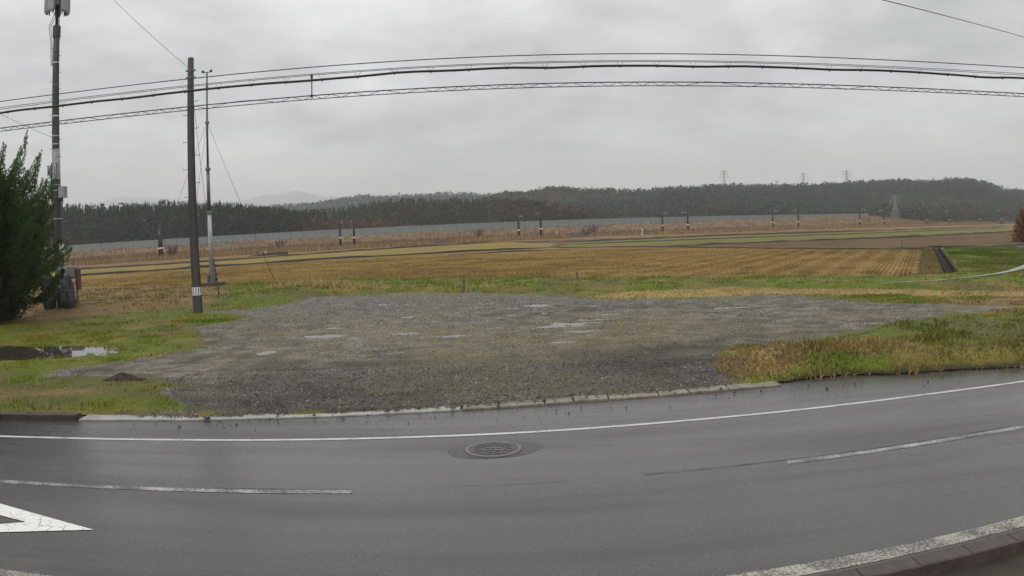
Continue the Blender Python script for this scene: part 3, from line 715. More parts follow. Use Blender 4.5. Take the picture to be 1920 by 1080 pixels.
bund([(19, 106), (33, 109), (43, 112.5), (68, 124), (112, 152), (170, 190)], 0.17, 0.6, 0.9, M['soil'])
bund([(9, 148), (25, 156), (47, 170), (67, 175), (109, 199), (179, 244)], 0.20, 0.8, 1.2, M['soil'])
bund([(7, 132), (20, 134), (45, 144), (80, 160), (150, 205)], 0.15, 0.6, 0.9, M['soil'])
bund([(-1, 172), (12, 158), (30, 166), (60, 184), (100, 206)], 0.16, 0.8, 1.2, M['soil'])
bund([(47.5, 74.8), (62, 80.5), (80, 92)], 0.16, 0.9, 1.5, M['soil'])
bund([(-8, 101), (8, 107)], 0.12, 0.3, 0.5, M['soil'])

# concrete drainage ditch at the right of the stubble field
def ditch():
    a = np.array([23.3, 36.9]); b = np.array([45.3, 75.4]); d = (b - a) / np.linalg.norm(b - a); n = np.array([-d[1], d[0]])
    root = empty('drainage_ditch', (a[0], a[1], 0)); tag(root, 'narrow concrete drainage ditch between stubble field and green bank', 'ditch')
    L = np.linalg.norm(b - a); k = int(L / 2.0); an = math.atan2(d[1], d[0])
    M['ditch'] = simple('brown_wet_ditch_concrete', (0.030, 0.022, 0.018), 0.9, 0.3, 2.0, spec=0.1)
    wm = MB().box((0, 0, 0), (L / k - 0.03, 0.09, 0.36)).mesh('wall_block', M['ditch'])
    for sgn in (-1, 1):
        for i in range(k):
            c = d * (i + 0.5) * L / k + n * sgn * 0.29
            o = link('wall_block', wm, root, (c[0], c[1], -0.02 + 0.02 * math.sin(i * 2.1))); o.rotation_euler = (0, 0, an)
    mb = MB(); c = d * L / 2; mb.box((c[0], c[1], -0.10), (L, 0.50, 0.06), an); mb.build('ditch_bed', M['ditch'], root)
    mb = MB(); c = d * (L - 0.3) + n * 0.1; mb.box((c[0], c[1], 0.20), (0.7, 1.6, 0.14), an); mb.build('end_slab', M['soil'], root)
ditch()
# pale wet track across the end of the ditch
def track():
    pts = np.array([(17, 33.2), (20, 33.4), (22.5, 34.3), (25.2, 35.7), (27.5, 37.4), (30, 39.6), (34, 43.5)])
    t = np.linspace(0, 1, 50); s = np.linspace(0, 1, len(pts))
    X = np.interp(t, s, pts[:, 0]); Y = np.interp(t, s, pts[:, 1]); w_ = 0.07 + 0.28 * sstep(t, 0.25, 0.9)
    V = np.concatenate([np.column_stack([X + 0.5 * w_, Y - 0.85 * w_, land_h(X, Y) * 0 + 0.26]), np.column_stack([X - 0.5 * w_, Y + 0.85 * w_, land_h(X, Y) * 0 + 0.26])])
    i = np.arange(49); n = 50
    tag(npmesh('farm_path', V, np.stack([i, i + 1, n + i + 1, n + i], 1), simple('wet_pale_concrete', (0.26, 0.25, 0.23), 0.4, 0.3, 1.5)), kind='structure')
track()

# ------------------------------------------------------------------ railway belt
RT = np.array([0.882, 0.471]); RP = np.array([-0.471, 0.882])       # along and across the railway
def rail_pt(s, off=0.0):
    return np.array([-76.0, 160.0]) + RT * s + RP * off
def railway():
    a = rail_pt(-120, 6); b = rail_pt(520, 6); ang = math.atan2(RT[1], RT[0]); c = (a + b) / 2
    root = empty('railway', (c[0], c[1], 0)); tag(root, kind='structure')
    mb = MB(); mb.box((0, 0, 0.05), (640, 9.0, 0.5), ang); mb.build('ballast', simple('brown_ballast', (0.12, 0.10, 0.085), 0.9, 0.3, 1.0), root)
    for o in (-2.45, -1.38, 1.38, 2.45):
        mb = MB(); p = RP * o; mb.box((p[0], p[1], 0.38), (640, 0.07, 0.15), ang); mb.build('rail', M['steel_dark'], root)
railway()
def reeds():
    r = np.random.default_rng(45)
    def belt(n, off0, off1, h0, h1, cols, s0=-70, s1=420, wd=0.12, thr=0.0, seed=0):
        s = r.uniform(s0, s1, n); o = r.uniform(off0, off1, n)
        x = -76 + RT[0] * s + RP[0] * o; y = 160 + RT[1] * s + RP[1] * o
        k = fbm(x, y, 9, 300 + seed) ; ok = (k > thr); x, y, k = x[ok], y[ok], k[ok]; m = len(x)
        h = r.uniform(h0, h1, m) * (0.5 + k); C0 = np.array(cols); c = C0[r.integers(0, len(C0), m)] * r.uniform(0.7, 1.25, (m, 1))
        return blades(x, y, np.full(m, -0.1), h, (wd + 0.0004 * y) * r.uniform(0.6, 1.4, m), c, 0.22, 400 + seed)
    straw = [(0.36, 0.25, 0.12), (0.31, 0.21, 0.10), (0.24, 0.16, 0.08)]; scr = [(0.20, 0.11, 0.065), (0.16, 0.10, 0.06), (0.24, 0.15, 0.085), (0.13, 0.095, 0.05)]
    for nm, lab, arg in (('reeds', 'belt of tall straw coloured reeds in front of the railway', (22000, -9, -2.5, 0.6, 1.5, straw, -70, 330, 0.11, 0.40, 1)),
                         ('scrub', 'low red brown scrub between the railway and the noise barrier', (34000, 13, 75, 0.5, 1.5, scr, -90, 420, 0.22, 0.38, 2))):
        V, F, C = belt(*arg); tag(npmesh(nm, V, F, M['grass'], attrs={'col': ('FLOAT_COLOR', C)}), lab, 'vegetation', kind='stuff')
reeds()

ORD = ['first', 'second', 'third', 'fourth', 'fifth', 'sixth', 'seventh', 'eighth', 'ninth']
def rail_mast_proto():
    root = empty('railway_mast')
    MB().tube([(0, 0, -0.1), (0, 0, 8.3)], [0.30, 0.24], 10).build('pole', simple('rail_mast_steel', (0.008, 0.008, 0.008), 0.6, 0.2, 2.0), root, True)
    MB().tube([(0, 0, 2.3), (0, 0, 2.65)], [0.33, 0.327], 10).build('white_band', M['white'], root, True)
    a = MB(); a.tube([(0, 0, 6.2), (0, 2.6, 6.45)], 0.05, 6); a.tube([(0, 0, 7.2), (0, 2.3, 6.5)], 0.03, 5)
    arm = a.build('bracket_arm', M['steel'], root)
    MB().tube([(0, 2.6, 6.35), (0, 2.62, 5.95)], 0.07, 6).build('insulator', M['grey_box'], arm)
    return root
def copy_tree(o, parent=None):
    c = o.copy(); COL.objects.link(c); c.parent = parent
    for ch in o.children: copy_tree(ch, c)
    return c
proto = rail_mast_proto(); first = True
for line, off in (('near', 0.0), ('far', 12.0)):
    for i in range(8):
        s = [0, 45, 95.3, 145.8, 196.2, 248.2, 299.5, 350.5][i]; p = rail_pt(s, off)
        o = proto if first else copy_tree(proto); first = False
        o.location = (p[0], p[1], 0); o.rotation_euler = (0, 0, math.atan2(RT[1], RT[0]) + (0 if line == 'near' else math.pi)); o.scale = (1, 1, 0.94 + 0.12 * random.random())
        tag(o, 'dark railway mast with white band, %s from left on the %s side of track' % (ORD[i], line), 'railway mast', 'railway masts')

# noise barrier of the raised line behind
WALL = [(-330, 205), (-156, 243), (-68, 256), (-9, 268), (52, 285), (110, 312), (140, 328), (170, 345), (200, 362), (235, 383), (300, 420)]
def wall_top(y): return 3.2 + 0.0071 * y
def wall_base(x, y): return (wall_top(y) - 2.3 + 1.3 * sstep(np.asarray(x, float), 40, 150)) * (1 - 0.97 * sstep(np.asarray(x, float), 160, 235))
def embankment():
    pts = np.array(WALL, float); T = np.gradient(pts, axis=0); T /= np.linalg.norm(T, axis=1)[:, None]; N = np.stack([T[:, 1], -T[:, 0]], 1)
    top = wall_base(pts[:, 0], pts[:, 1]); rows = []
    for off, k in ((16, -0.15), (11, 0.25), (6, 0.62), (1.5, 0.98), (-12, 1.0), (-24, -0.1)):
        rows.append(np.column_stack([pts + N * off, np.where(k < 0, k, top * k)]))
    V = np.array(rows); n = len(pts); idx = np.arange(V.shape[0] * n).reshape(-1, n)
    F = np.stack([idx[:-1, :-1], idx[:-1, 1:], idx[1:, 1:], idx[1:, :-1]], -1).reshape(-1, 4)
    tag(npmesh('embankment', V.reshape(-1, 3), F, simple('dry_embankment_turf', (0.20, 0.135, 0.075), 0.9, 0.4, 0.25, bump=0.6)), kind='structure')
    r = np.random.default_rng(55); X = []; Y = []; Z = []
    for i in range(n - 1):
        m = int(np.linalg.norm(pts[i + 1] - pts[i]) * 55); t = r.uniform(0, 1, m); o = r.uniform(1.6, 16, m)
        q = pts[i] + (pts[i + 1] - pts[i]) * t[:, None] + (N[i] * (1 - t[:, None]) + N[i + 1] * t[:, None]) * o[:, None]
        tp = top[i] + (top[i + 1] - top[i]) * t; z = tp * np.interp(o, [1.5, 6, 11, 16], [0.98, 0.62, 0.25, -0.05])
        X.append(q[:, 0]); Y.append(q[:, 1]); Z.append(z)
    x, y, z = np.concatenate(X), np.concatenate(Y), np.concatenate(Z); k = fbm(x, y, 7, 320); m = len(x)
    C0 = np.array([(0.23, 0.14, 0.085), (0.28, 0.18, 0.10), (0.17, 0.11, 0.07), (0.20, 0.15, 0.08)])
    c = C0[r.integers(0, 4, m)] * r.uniform(0.7, 1.25, (m, 1)) * (0.65 + 0.7 * k)[:, None]
    V, F, C = blades(x, y, z - 0.1, (0.25 + 1.1 * k) * r.uniform(0.4, 1.1, m), np.full(m, 0.28), c, 0.3, 56)
    tag(npmesh('embankment_brush', V, F, M['grass'], attrs={'col': ('FLOAT_COLOR', C)}), 'dry brown brush covering the embankment below the noise barrier', 'vegetation', kind='stuff')
embankment()
def barrier():
    root = empty('noise_barrier', (WALL[0][0], WALL[0][1], 0)); tag(root, 'long pale grey panelled noise barrier along the raised line before the forest', 'noise barrier')
    base = Vector((WALL[0][0], WALL[0][1], 0))
    pm = MB().box((2.0, 0, 1.15), (3.86, 0.10, 2.3)).mesh('panel', M['panel'])
    cm = MB().box((0, -0.02, 1.17), (0.16, 0.22, 2.36)).mesh('post', M['steel_dark'])
    L = [0]; 
    for i in range(len(WALL) - 1): L.append(L[-1] + math.dist(WALL[i], WALL[i + 1]))
    def at(s):
        return np.array([np.interp(s, L, [p[0] for p in WALL]), np.interp(s, L, [p[1] for p in WALL])])
    s = 90.0
    while at(s)[0] < 166:
        a, b = at(s), at(s + 4); z = wall_top(a[1]) - 2.3; ang = math.atan2(b[1] - a[1], b[0] - a[0])
        for me, nm in ((pm, 'panel'), (cm, 'post')):
            o = link(nm, me, root, Vector((a[0], a[1], z)) - base); o.rotation_euler = (0, 0, ang)
        s += 4
barrier()

# ------------------------------------------------------------------ hills, forests, mountains
def ridge_mesh(name, prof, y_ridge, front, back, mat, nx=120, ny=40, rough=2.0, sink=0.0, seed=1):
    px = np.array([p[0] for p in prof]); pz = np.array([p[1] for p in prof])
    xs = np.linspace(px[0], px[-1], nx); ys = np.concatenate([np.linspace(y_ridge - front, y_ridge, ny // 2), np.linspace(y_ridge, y_ridge + back, ny // 2)[1:]])
    X, Y = np.meshgrid(xs, ys)
    f = np.where(Y < y_ridge, sstep(Y, y_ridge - front, y_ridge), sstep(-Y, -(y_ridge + back), -y_ridge))
    XR = X * np.where(Y < y_ridge, y_ridge / np.maximum(Y, 1), 1.0)          # spurs fan out towards the plain
    Z = (np.interp(XR, px, pz) - sink) * f + rough * (fbm(X, Y, 60, seed) - 0.5) * np.minimum(1, f * 3) - 0.2
    n, m = X.shape; idx = np.arange(n * m).reshape(n, m)
    F = np.stack([idx[:-1, :-1], idx[:-1, 1:], idx[1:, 1:], idx[1:, :-1]], -1).reshape(-1, 4)
    o = npmesh(name, np.stack([X.ravel(), Y.ravel(), Z.ravel()], 1), F, mat, smooth=True); tag(o, kind='structure')
    def hfun(x, y):
        ff = np.where(y < y_ridge, sstep(y, y_ridge - front, y_ridge), sstep(-y, -(y_ridge + back), -y_ridge))
        xr_ = x * np.where(y < y_ridge, y_ridge / np.maximum(y, 1), 1.0)
        return (np.interp(xr_, px, pz) - sink) * ff + rough * (fbm(x, y, 60, seed) - 0.5) * np.minimum(1, ff * 3) - 0.2
    return hfun
def tree_mass(name, label, x, y, z, H, R, ntri, size, con, cols, seed):
    """a wood seen as one mass: every tree is a cloud of foliage faces on a crown shape, conifers pointed, broadleaves rounded"""
    r = np.random.default_rng(seed); n = len(x)
    t = r.uniform(0, 1, (n, ntri)) ** 0.8; a = r.uniform(0, 2 * np.pi, (n, ntri))
    rc = (1 - t) ** 0.85 * 0.95 + 0.03; rb = np.sqrt(np.clip(1 - (2 * t - 0.9) ** 2 * 0.9, 0.03, 1)) * 0.95
    rad = np.where(con[:, None], rc, rb) * R[:, None] * r.uniform(0.55, 1.08, (n, ntri))
    hz = np.where(con[:, None], 0.04 + 0.96 * t, 0.22 + 0.78 * t) * H[:, None]
    cx = x[:, None] + np.cos(a) * rad; cy = y[:, None] + np.sin(a) * rad; cz = z[:, None] + hz
    P = np.stack([cx, cy, cz], -1).reshape(-1, 3); m = len(P)
    sz = np.repeat(size * np.ones(n), ntri) * np.where(np.repeat(con, ntri), (1.15 - 0.75 * t.ravel()), 1.0) * r.uniform(0.7, 1.3, m)
    D = r.normal(0, 1, (m, 3, 3)) * np.array([1, 1, 0.8]) * 0.55 * sz[:, None, None]
    V = (P[:, None] + D).reshape(-1, 3)
    c = np.repeat(cols, ntri, 0) * r.uniform(0.7, 1.3, (m, 1))
    C = np.repeat(np.concatenate([c, np.ones((m, 1))], 1), 3, 0)
    # pointed leaders for the conifers
    k = np.where(con)[0]; q = len(k)
    if q:
        w_ = 0.065 * H[k] * 0.5; z1 = z[k] + H[k] * 0.80; z2 = z[k] + H[k] * r.uniform(0.98, 1.08, q)
        a2 = r.uniform(0, np.pi, q)
        T = np.stack([np.stack([x[k] - np.cos(a2) * w_, y[k] - np.sin(a2) * w_, z1], 1), np.stack([x[k] + np.cos(a2) * w_, y[k] + np.sin(a2) * w_, z1], 1), np.stack([x[k], y[k], z2], 1)], 1)
        V = np.concatenate([V, T.reshape(-1, 3)]); C = np.concatenate([C, np.repeat(np.concatenate([cols[k], np.ones((q, 1))], 1), 3, 0)])
    o = npmesh(name, V, np.arange(len(V)).reshape(-1, 3), M['forest'], attrs={'col': ('FLOAT_COLOR', C)})
    return tag(o, label, 'forest', kind='stuff')
def jgrid(x0, x1, y0, y1, sp, r):
    X, Y = np.meshgrid(np.arange(x0, x1, sp), np.arange(y0, y1, sp)); X = X + r.uniform(-.45, .45, X.shape) * sp; Y = Y + r.uniform(-.45, .45, X.shape) * sp
    return X.ravel(), Y.ravel()
CED = np.array([(0.022, 0.038, 0.020), (0.030, 0.046, 0.024), (0.018, 0.031, 0.019)]); BAR = np.array([(0.060, 0.046, 0.034), (0.048, 0.044, 0.030), (0.066, 0.050, 0.036)]); BRD = np.array([(0.028, 0.046, 0.026), (0.036, 0.050, 0.028)])
def pick(pal, n, r): return pal[r.integers(0, len(pal), n)]
def forests():
    r = np.random.default_rng(65)
    # left cedar wood
    x, y = jgrid(-330, -82, 292, 345, 3.3, r); n = len(x)
    top = np.interp(x * 320 / y, [-330, -217, -179, -152, -121, -97, -87], [30, 26.1, 22.9, 22.0, 20.0, 16.4, 14.5]) - 3.2
    H = (top * y / 320 + 3.2) * (0.93 + 0.10 * (fbm(x, y, 18, 461) - 0.5)) * r.uniform(0.95, 1.07, n); ok = x < -84 + (y - 292) * 0.15; con = r.uniform(0, 1, n) < 0.97
    c = pick(CED, n, r); c[~con] = pick(BAR, (~con).sum(), r)
    q = ok; tree_mass('forest', 'dark cedar wood behind the noise barrier at the left', x[q], y[q], np.zeros(q.sum()), H[q], np.full(q.sum(), 3.4), 105, 1.3, con[q], c[q], 66)
    # red brown bare thicket and middle wood
    x, y = jgrid(-98, -36, 305, 345, 4.5, r); n = len(x)
    tree_mass('thicket', 'red brown leafless thicket between the cedar wood and the middle wood', x, y, np.zeros(n), np.interp(x, [-98, -70, -50, -36], [11.5, 9.5, 8.0, 5.0]) * r.uniform(0.7, 1.1, n), np.full(n, 2.6), 70, 0.9, np.zeros(n, bool), pick(BAR, n, r) * np.array([1.55, 1.2, 1.1]), 67)
    x, y = jgrid(-125, 62, 395, 450, 3.9, r); n = len(x)
    top = np.interp(x * 420 / y, [-125, -97, -61, -27, 2, 16, 36, 53, 62], [17, 18, 20.8, 19.8, 18.6, 17, 12.9, 6.7, 4.5]) - 3.2
    H = np.maximum(3.0, (top * y / 420 + 3.2) * r.uniform(0.82, 1.03, n)); con = (r.uniform(0, 1, n) < np.interp(x, [-125, -20, 20, 60], [0.85, 0.75, 0.3, 0.1]))
    c = pick(CED, n, r) * 1.1; c[~con] = pick(np.concatenate([BAR * np.array([1.3, 1.05, 1.0]), BRD]), (~con).sum(), r)
    tree_mass('forest', 'mixed dark wood in the middle behind the noise barrier', x, y, np.zeros(n), H, np.full(n, 3.0), 80, 1.3, con, c, 68)
    # wooded hill on the right
    prof = [(-60, 22), (-7, 37.9), (25, 38), (52, 41.2), (69, 39.1), (123, 35.5), (160, 37), (191, 39.7), (280, 38.7), (362, 40.1), (436, 44.3), (472, 43.2), (516, 47.1), (553, 42), (580, 34.6), (640, 34), (760, 40)]
    h = ridge_mesh('hill', prof, 800, 370, 220, M['hill'], 150, 40, 3.0, 8.5, 401)
    x, y = jgrid(-60, 740, 440, 830, 6.6, r); ok = np.abs(x - 0.37 * y) < 0.46 * y; x, y = x[ok], y[ok]; n = len(x)
    k = fbm(x, y, 80, 411); con = r.uniform(0, 1, n) < sstep(k, 0.40, 0.58) * 0.9
    c = pick(CED, n, r) * 1.15; br = ~con; c[br] = np.where((fbm(x, y, 60, 421) > 0.60)[br][:, None], pick(BAR, br.sum(), r), pick(BRD, br.sum(), r))
    c = c * (0.6 + 0.8 * sstep(fbm(x, y, 110, 451), 0.3, 0.7))[:, None]
    tree_mass('forest', 'wooded hillside stretching across the right background', x, y, h(x, y), r.uniform(6, 10, n) + 4.5 * (fbm(x, y, 35, 453) - 0.4), r.uniform(3.2, 5.0, n), 36, 1.9, con, c, 69)
    # paler ridge behind
    prof = [(-560, 44), (-363, 54.6), (-300, 55), (-241, 60.2), (-216, 60.5), (-174, 58.3), (-140, 60), (-100, 58.9), (-60, 57), (-11, 53.6), (60, 50), (140, 40)]
    h = ridge_mesh('hill', prof, 1200, 350, 260, M['hill'], 120, 36, 6.0, 10.0, 431)
    x, y = jgrid(-560, 120, 960, 1230, 9.0, r); n = len(x); con = r.uniform(0, 1, n) < 0.5; c = pick(CED, n, r) * 1.15; c[~con] = pick(BRD, (~con).sum(), r)
    tree_mass('forest', 'hazy wooded ridge behind the middle wood', x, y, h(x, y), r.uniform(8, 12, n), r.uniform(4, 6, n), 26, 2.6, con, c, 70)
    # misty mountains
    mp = [(-2400, 150), (-1700, 160), (-1420, 172), (-1334, 184), (-1186, 165), (-907, 137), (-793, 153), (-740, 150), (-682, 160), (-610, 137), (-538, 131), (-433, 122), (-294, 121), (-260, 133), (-226, 122), (0, 100), (400, 70), (900, 60)]
    ridge_mesh('mountain', [(px * 2.9, (pz - 3) * 2.9) for px, pz in mp], 7250, 1900, 1200, M['mountain'], 200, 40, 60.0, 20.0, 441)
    return
forests()

# ================================================================== OBJECTS
M['pylon'] = simple('pale_pylon_steel', (0.19, 0.20, 0.20), 0.5, 0.08)
def pylon(loc, H, Wb, label, arms=3, M=M):
    root = empty('pylon', loc); tag(root, label, 'pylon', 'power pylons')
    def hw(z): return Wb / 2 * (1 - 0.86 * min(1, z / (H * 0.72))) if z < H * 0.72 else Wb / 2 * 0.14
    r = max(0.13, H * 0.006)
    mb = MB(); lev = [0] + [H * f for f in (0.16, 0.30, 0.42, 0.52, 0.60, 0.67, 0.72, 0.79, 0.86, 0.93)] + [H]
    for sx, sy in ((-1, -1), (1, -1), (1, 1), (-1, 1)):
        MB().tube([(sx * hw(z), sy * hw(z), z) for z in lev], r, 4).build('tower_leg', M['steel'], root)
    mb = MB()
    for i in range(len(lev) - 1):
        a, b = lev[i], lev[i + 1]
        for k in range(4):
            c = [(-1, -1), (1, -1), (1, 1), (-1, 1)]; p, q = c[k], c[(k + 1) % 4]
            mb.tube([(p[0] * hw(a), p[1] * hw(a), a), (q[0] * hw(b), q[1] * hw(b), b)], r * 0.6, 3); mb.tube([(q[0] * hw(a), q[1] * hw(a), a), (p[0] * hw(b), p[1] * hw(b), b)], r * 0.6, 3)
    tag(mb.build('bracing', M['steel'], root), kind='stuff')
    for k in range(arms):
        z = H * (0.72 + 0.105 * k); L = Wb * (0.62 - 0.06 * k)
        for s in (-1, 1):
            mb = MB()
            for sy in (-1, 1): mb.tube([(s * hw(z), sy * hw(z), z), (s * L, 0, z)], r * 0.8, 4)
            mb.tube([(s * hw(z), 0, z + H * 0.035), (s * L, 0, z)], r * 0.8, 4)
            arm = mb.build('cross_arm', M['steel'], root)
            MB().tube([(s * L, 0, z), (s * L, 0, z - H * 0.05)], r * 0.9, 5).build('insulator', M['grey_box'], arm)
    return root
pylon((252, 895, 33), 30, 9, 'power pylon on the hilltop, leftmost of those against the sky')
pylon((374.5, 950, 33), 30, 9, 'power pylon on the hilltop, middle one of the tall three against the sky')
pylon((413.3, 900, 31), 32, 10, 'power pylon on the hilltop, rightmost and tallest against the sky')
pylon((355, 1000, 38), 18, 7, 'tiny distant pylon just peeping over the wooded hilltop')
pylon((227, 425, 0), 16.8, 5.8, 'pale lattice pylon standing in front of the wooded hillside', 3, dict(M, steel=M['pylon']))

# brown utility pole beside the lot -------------------------------------------
def band(mb, r, z, h, n=16): mb.lathe([(r, z), (r, z + h)], (0, 0, 0), n)
def utility_pole():
    x, y = -14.18, 33.35; H = 11.62; zb = float(land_h(np.array([x]), np.array([y]))[0])
    root = empty('utility_pole', (x, y, zb)); tag(root, 'brown utility pole with step bolts and a striped number plate beside the gravel lot', 'utility pole')
    def R(z): return 0.225 - 0.0072 * z
    MB().tube([(0, 0, -0.3)] + [(0, 0, z) for z in np.linspace(0, H - 0.08, 9)] + [(0, 0, H - 0.03), (0, 0, H)], [R(0)] + [R(z) for z in np.linspace(0, H - 0.08, 9)] + [R(H) * 0.9, R(H) * 0.6], 20).build('pole_shaft', M['pole_brown'], root, True)
    for z in (H - 0.95, H - 0.62):
        mb = MB(); mb.lathe([(R(z) + 0.002, z - 0.05), (R(z) + 0.022, z - 0.05), (R(z) + 0.022, z + 0.05), (R(z), z + 0.05)], (0, 0, 0), 20)
        for s in (-1, 1): mb.box((s * (R(z) + 0.05), 0, z), (0.09, 0.05, 0.07))
        mb.build('clamp', M['steel_dark'], root)
    k = 0; z = 4.6
    while z < 9.9:
        s = -1 if k % 2 else 1
        mb = MB(); mb.tube([(s * R(z) * 0.9, 0, z), (s * (R(z) + 0.22), 0, z)], 0.012, 6); mb.tube([(s * (R(z) + 0.22), 0, z - 0.01), (s * (R(z) + 0.22), 0, z + 0.05)], 0.012, 6)
        mb.build('step_bolt', M['steel_dark'], root); z += 0.62; k += 1
    # curved number plate with dark bars, wrapped round the camera side
    def wrap(r, z0, z1, a0, a1, n):
        V = [];
        for zz_ in (z0, z1):
            for i in range(n + 1):
                a = a0 + (a1 - a0) * i / n; V.append((r * math.cos(a), r * math.sin(a), zz_))
        return V, [(i, i + 1, n + 2 + i, n + 1 + i) for i in range(n)]
    V, F = wrap(R(0.95) + 0.008, 0.80, 1.16, math.radians(165), math.radians(390), 22); pl = npmesh('number_plate', V, F, M['white'], root)
    for i in range(5):
        c = math.radians(222 + 30 * i - 3); V, F = wrap(R(0.95) + 0.012, 0.83, 1.14, c, c + math.radians(9), 2); npmesh('bar', V, F, M['black'], pl)
    MB().tube([(R(0) + 0.01, -0.06, 0.1), (R(5) + 0.012, -0.06, 5), (R(9) + 0.012, -0.06, 9.3)], 0.013, 6).build('riser_cable', M['black'], root)
    return root
utility_pole()

# thin instrument mast with guys ----------------------------------------------
def inst_mast():
    x, y = -20.4, 50.9; zb = float(land_h(np.array([x]), np.array([y]))[0])
    root = empty('instrument_mast', (x, y, zb)); tag(root, 'slender galvanised mast with flared foot and guy wires behind the utility pole', 'mast')
    mb = MB(); mb.box((0, 0, 0.06), (1.35, 1.35, 0.36)); mb.build('plinth', M['kerb_brown'], root)
    mb = MB(); mb.lathe([(0.42, 0.24), (0.42, 0.29), (0.27, 0.30), (0.20, 0.85), (0.16, 1.35)], (0, 0, 0), 16)
    for k in range(6):
        a = k * math.pi / 3; mb.box((0.30 * math.cos(a), 0.30 * math.sin(a), 0.52), (0.24, 0.025, 0.46), a, 0.55)
    mb.build('flared_foot', M['steel_dark'], root)
    MB().tube([(0, 0, 1.3), (0, 0, 5.0)], [0.155, 0.14], 14).build('lower_tube', M['steel'], root, True)
    MB().tube([(0, 0, 5.0), (0, 0, 8.0)], [0.125, 0.12], 14).build('middle_tube', M['steel_dark'], root, True)
    MB().tube([(0, 0, 8.0), (0, 0, 14.6)], [0.085, 0.06], 12).build('upper_tube', M['steel_dark'], root, True)
    for z, r in ((5.0, 0.20), (8.0, 0.19), (11.2, 0.15), (13.7, 0.10)):
        MB().lathe([(0.05, z - 0.12), (r, z - 0.10), (r, z + 0.02), (r * 0.7, z + 0.10), (0.05, z + 0.12)], (0, 0, 0), 14).build('collar', M['steel_dark'], root)
    mb = MB(); mb.tube([(-0.33, 0, 14.72), (0.33, 0, 14.72)], 0.025, 6); mb.tube([(0, 0, 14.5), (0, 0, 14.75)], 0.05, 8); top = mb.build('top_bar', M['black'], root)
    for s in (-1, 1): MB().lathe([(0.02, 14.70), (0.10, 14.74), (0.11, 14.82), (0.03, 14.90)], (s * 0.30, 0, 0), 10).build('sensor', M['black'], top)
    # guys: anchored to the ground
    for gx, gy in ((-17.02, 54.8), (-26.2, 52.6), (-19.6, 44.5)):
        MB().tube([(0, 0, 11.2), (gx - x, gy - y, -0.1)], 0.012, 5).build('guy_wire', M['steel_dark'], root)
    d = Vector((-17.02 - x, 54.8 - y, -11.3)); p0 = Vector((0, 0, 11.2)) + d * 0.83; p1 = Vector((0, 0, 11.2)) + d * 0.985
    MB().tube([p0, p1], 0.025, 6).build('guy_guard', M['wood'], root)
inst_mast()
# guy of the brown pole, with striped guard
def pole_guy():
    a = Vector((-14.15, 33.45, 10.3)); b = Vector((-16.03, 40.92, 0.15))
    root = empty('guy_wire', b); tag(root, 'guy wire with striped guard running down behind the brown utility pole', 'guy wire')
    MB().tube([a - b, Vector((0, 0, -0.1))], 0.010, 5).build('wire', M['steel_dark'], root)
    g0 = (a - b) * 0.02; g1 = (a - b) * 0.20
    MB().tube([g0, g1], 0.042, 8).build('guard', M['tiger'], root)
pole_guy()

